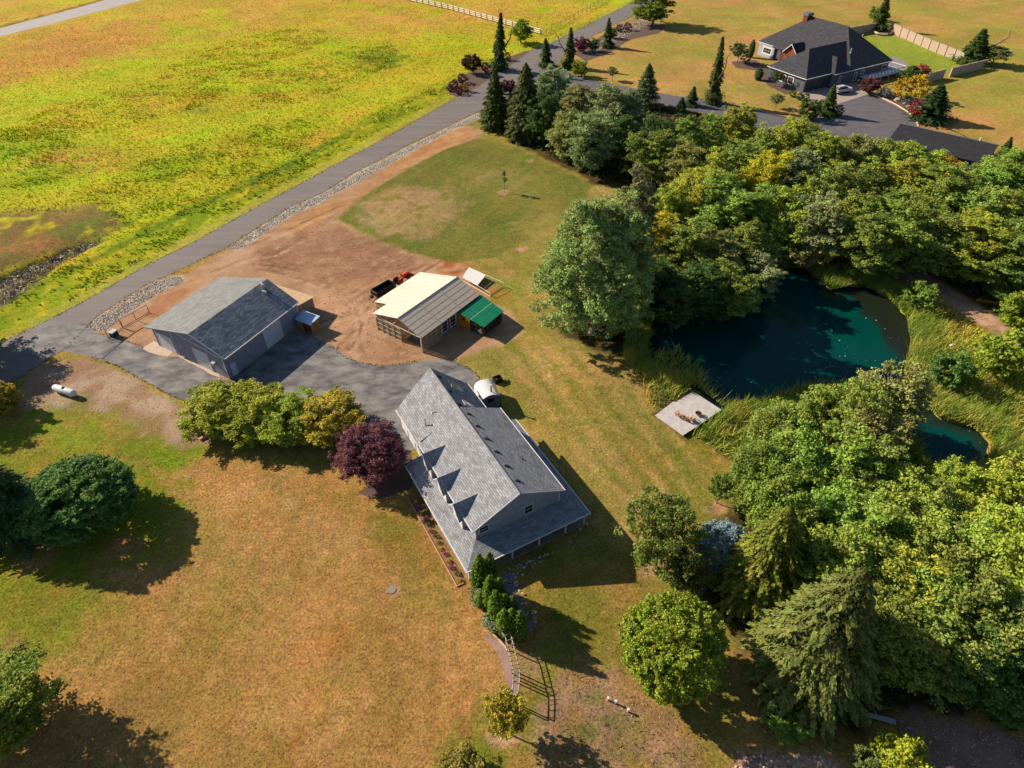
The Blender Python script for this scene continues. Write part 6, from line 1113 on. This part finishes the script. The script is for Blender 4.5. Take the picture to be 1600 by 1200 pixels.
MB().poly([(16.2, 18.6, 0), (16.2, 23.9, 0), (16.2, 23.9, 4.4), (16.2, 21.2, 6.9), (16.2, 18.6, 4.4)]).box(16.25, 17.3, 18.6, 23.9, 0, 4.2).build('brick_entry', M_brick, nh); MB().box(16.05, 16.18, 20.2, 22.1, .1, 3.2).build('entry_door', M_glass, nh)
for y0_ in (5.0, 8.2): window(nh, y0_, y0_ + 2.4, .9, 3.3, .7, 'y', -1, (1, 1), .3)
window(nh, 31.0, 35.4, .9, 3.4, 18.2, 'y', -1, (2, 1), .5); MB().box(18.2, 18.88, 30.2, 37.2, 0, ez - .1).build('bay', lined('bay_siding', A(176, 182, 196), A(140, 146, 160), 2, 3.2), nh)
for x0_ in (1.6, 6.2): MB().box(x0_, x0_ + 3.8, .62, .698, .05, 3.0).build('garage_door', mat('dark_garage', A(66, 66, 70), .5), nh)
for x0_, x1_, z0_, z1_ in ((14.4, 15.6, 1, 3), (21.5, 22.8, .4, 3), (24.5, 26, 2, 3.2), (34.5, 36.6, 1.8, 3.3)): window(nh, x0_, x1_, z0_, z1_, -.62, 'x', -1, (1, 0), .2)
dkk = MB(); dkk.box(24, 41.5, -4.6, -.62, 1.3, 1.5); dkk.box(38.5, 41.5, -.62, 6, 1.3, 1.5)
for x in (26, 30, 34, 38, 41.3): dkk.box(x - .15, x + .15, -4.5, -4.2, 0, 1.3)
dn = dkk.build('deck', mat('deck_pale', A(206, 206, 210), .7), nh); ra = MB()
ra.bar((24, -4.6, 2.7), (41.5, -4.6, 2.7), .16); ra.bar((41.5, -4.6, 2.7), (41.5, 6, 2.7), .16)
for i in range(12): ra.bar((24 + i * 1.59, -4.6, 1.5), (24 + i * 1.59, -4.6, 2.7), .12)
for i in range(4): ra.bar((41.5, -1 + i * 2.3, 1.5), (41.5, -1 + i * 2.3, 2.7), .12)
ra.build('railing', M_white, dn)
ch = MB(); ch.box(26.6, 29.0, 26.6, 28.4, 8, 13.2); cho = ch.build('chimney', M_brick, nh); MB().box(26.4, 29.2, 26.4, 28.6, 13.2, 14.0).build('chimney_cap', mat('cap_grey', A(110, 112, 118), .5), cho)
for x, y, z in ((22, 3.4, 9.1), (31.8, 7.8, 11.0)): roofpipe(x, y, z - 1.2, 1.0, .12, .16, M_white).build('vent_pipe', M_white, nro)
# garden wall
wl = empty('garden_wall', (*G(1450, 70)[:2], 0), 0, 'grey panelled wall closing the bright green yard behind the far house', 'wall'); w00 = G(1450, 70)[:2]
M_wall = mat('wall_panel', A(186, 164, 142), .9, var=.1); 
def wallrun(pts, h=3.0):
    for i in range(len(pts) - 1):
        a_, b_ = G(*pts[i])[:2] - w00, G(*pts[i + 1])[:2] - w00; L_ = np.linalg.norm(b_ - a_); k_ = max(1, round(L_ / 4.4)); n_2 = np.array([-(b_ - a_)[1], (b_ - a_)[0]]) / L_ * .12
        for j in range(k_):
            p_, q_ = a_ + (b_ - a_) * j / k_, a_ + (b_ - a_) * (j + 1) / k_; m_ = MB(); m_.slab([(*(p_ - n_2), h - .12), (*(q_ - n_2), h - .12), (*(q_ + n_2), h - .12), (*(p_ + n_2), h - .12)], h - .12); m_.build('panel', M_wall, wl)
            m_ = MB(); m_.box(p_[0] - .28, p_[0] + .28, p_[1] - .28, p_[1] + .28, 0, h); m_.slab([(*(p_ - n_2 * 1.6), h), (*(q_ - n_2 * 1.6), h), (*(q_ + n_2 * 1.6), h), (*(p_ + n_2 * 1.6), h)], .11); m_.build('pillar', M_wall, wl)
wallrun([(1322, 56), (1345, 52), (1378, 46)], 2.8); wallrun([(1390, 50), (1405, 57), (1450, 77), (1502, 98)], 3.2); wallrun([(1484, 120), (1536, 107)], 2.8); wallrun([(1444, 130), (1473, 122)], 2.8)
cv = MB(); pts_ = [G(u, v)[:2] for u, v in ((1364, 52), (1372, 55), (1386, 56), (1396, 52))]
for i in range(3): cv.bar((*pts_[i], .45), (*pts_[i + 1], .45), .7)
tag(cv.build('planter_wall', M_wall), 'low curved planter wall under the leaning conifer in the walled yard', 'planter')
# SUV
lo, rz, ln = local(1303, 147, 1332, 142)
cr = empty('parked_car', lo, rz, 'silver-white SUV parked on the apron before the far house', 'car'); M_car = mat('car_paint', A(226, 226, 232), .25, .2, .02, spec=.6); s2 = 1.25
side = [(0, .5), (0, 1.0), (.25, 1.15), (1.1, 1.2), (4.6, 1.15), (4.75, .9), (4.75, .5)]
def extr(sideP, w_, mb): 
    n2 = len(sideP); mb.mesh([(x * s2, -w_ * s2, z * s2) for x, z in sideP] + [(x * s2, w_ * s2, z * s2) for x, z in sideP], [tuple(range(n2)), tuple(range(2 * n2 - 1, n2 - 1, -1))] + [(i, (i + 1) % n2, n2 + (i + 1) % n2, n2 + i) for i in range(n2)])
q = MB(); extr(side, .92, q); q.build('body', M_car, cr)
q = MB(); t4 = lambda x, y, z: (x * s2, y * s2, z * s2); q.mesh([t4(.15, -.85, 1.18), t4(3.6, -.85, 1.18), t4(3.6, .85, 1.18), t4(.15, .85, 1.18), t4(.5, -.66, 1.68), t4(2.7, -.66, 1.7), t4(2.7, .66, 1.7), t4(.5, .66, 1.68)], [(0, 1, 5, 4), (1, 2, 6, 5), (2, 3, 7, 6), (3, 0, 4, 7)]); q.build('glass', M_glass, cr)
q = MB(); q.slab([t4(.45, -.7, 1.74), t4(2.75, -.7, 1.75), t4(2.75, .7, 1.75), t4(.45, .7, 1.74)], .08); q.build('roof', M_car, cr); 
for y_ in (-.62, .62): MB().bar(t4(.6, y_, 1.8), t4(2.5, y_, 1.8), .05).build('roof_rail', M_black, cr)
for x in (.95, 3.8):
    for y_ in (-.86, .86): wq = MB().tube(t4(x, y_ - .11, .36), t4(x, y_ + .11, .36), .36 * s2, n=18).build('wheel', M_rub, cr); sg = 1 if y_ > 0 else -1; MB().tube(t4(x, y_ + sg * .112, .36), t4(x, y_ + sg * .13, .36), .22 * s2, n=14).build('rim', M_steel, wq)
for y_ in (-.65, .65): MB().box(4.7 * s2, 4.78 * s2, (y_ - .2) * s2, (y_ + .2) * s2, .82 * s2, 1.0 * s2).build('headlight', M_glass, cr)
# outbuilding
ob0 = G(1407, 193, 5.2)[:2]; ob1 = G(1560, 227, 5.2)[:2]; dd_ = ob1 - ob0; Lb = float(np.linalg.norm(dd_)); obd = empty('outbuilding', (*ob0, 0), math.atan2(dd_[1], dd_[0]), 'long low outbuilding with dark roof half hidden by the wood', 'outbuilding')
MB().slab([(0, 0, 5.2), (Lb, 0, 5.2), (Lb, -7.5, 3.0), (0, -7.5, 3.0)], .15).slab([(0, .02, 5.2), (Lb, .02, 5.2), (Lb, 4, 3.9), (0, 4, 3.9)], .15).build('roof', shingle('shingle_black', A(56, 54, 60), A(42, 42, 48), True), obd)
MB().box(.4, Lb - .4, -7.0, 3.6, 0, 2.9).build('wall', M_nside, obd); MB().box(0, Lb, -.18, .2, 5.2, 5.34).build('ridge_cap', mat('ridge_grey', A(120, 116, 118), .8), obd); MB().tube((Lb * .82, 0, 5.3), (Lb * .82, 0, 6.0), .2, n=8).build('vent_pipe', M_white, obd)
# boulders and kerb by the court
for i, (u, v, r_) in enumerate(((1391, 152, .8), (1402, 157, 1.1), (1413, 162, .6), (1420, 167, .7))):
    me = bpy.data.meshes.new('boulder'); bmm = bmesh.new(); bmesh.ops.create_icosphere(bmm, subdivisions=2, radius=r_); rr = random.Random(i)
    for v_ in bmm.verts: v_.co *= rr.uniform(.8, 1.15); v_.co.z = v_.co.z * .6
    bmm.to_mesh(me); bmm.free(); me.materials.append(mat('boulder_grey', A(176, 164, 150), .9, var=.25)); o = bpy.data.objects.new('boulder', me); COL.objects.link(o); q = G(u, v); o.location = (q[0], q[1], .1); tag(o, '%s boulder in the mulch bed beside the court, counted from the house' % ORD[i], 'boulder', 'boulders beside the court')
kb = MB(); kp = [G(u, v)[:2] for u, v in ((1364, 148), (1384, 156), (1404, 166), (1422, 178), (1432, 190), (1436, 200))]
for i in range(5): kb.bar((*kp[i], .05), (*kp[i + 1], .05), .3)
tag(kb.build('kerb', M_conc), kind='structure')
# mulch beds (dark bark) of the neighbour and the road island
M_mulch = mat('bark_mulch', A(104, 82, 70), .95, var=.3, scale=5, bump=.5)
sheet('mulch_bed', [(700, 136), (718, 120), (745, 108), (785, 92), (820, 80), (836, 78), (808, 98), (783, 112), (758, 132), (738, 148), (716, 152), (702, 148)], .008, M_mulch)
sheet('mulch_bed', [(1364, 146), (1376, 138), (1398, 144), (1420, 156), (1440, 172), (1446, 190), (1436, 196), (1422, 176), (1400, 163)], .008, M_mulch); sheet('mulch_bed', [(1142, 96), (1180, 94), (1215, 112), (1246, 142), (1228, 148), (1200, 134), (1180, 110), (1150, 106)], .008, M_mulch)
sheet('mulch_bed', [(600, 735), (560, 770), (590, 782), (640, 765), (650, 740), (640, 690), (628, 668), (618, 690)], .008, M_mulch); sheet('mulch_bed', [(905, 70), (930, 62), (968, 38), (1010, 34), (1040, 40), (1030, 52), (985, 62), (950, 84), (915, 96), (900, 86)], .008, M_mulch)
# --- fences
M_fence = mat('fence_white', A(236, 230, 222), .6, var=.04)
def railfence(name, pts, h, nr, step, label, m=M_fence, w_=.2):
    f0 = G(*pts[0])[:2]; e_ = empty(name, (*f0, 0), 0, label, 'fence'); rl_ = MB(); k = 0
    for i in range(len(pts) - 1):
        a_, b_ = G(*pts[i])[:2] - f0, G(*pts[i + 1])[:2] - f0; L_ = np.linalg.norm(b_ - a_); n2 = max(1, int(L_ / step))
        for j in range(n2 + (i == len(pts) - 2)):
            p_ = a_ + (b_ - a_) * j / n2
            if k < 99: MB().box(p_[0] - w_, p_[0] + w_, p_[1] - w_, p_[1] + w_, 0, h + .15).build('post', m, e_); k += 1
        for q in range(nr): z = h * (q + .9) / nr - .05; rl_.tube((*a_, z), (*b_, z), .12 if nr > 2 else .05, n=4)
    rl_.build('rail', m, e_)
railfence('rail_fence', [(560, -14), (632, 0), (700, 15), (770, 34), (844, 54)], 2.0, 3, 3.6, 'white three-rail fence crossing the top of the big field')
railfence('post_fence', [(846, 56), (890, 32), (940, 4), (990, -26)], 1.7, 2, 4.2, 'thin pale post-and-wire fence running up beside the road', mat('post_grey', A(196, 180, 156), .8), .09)
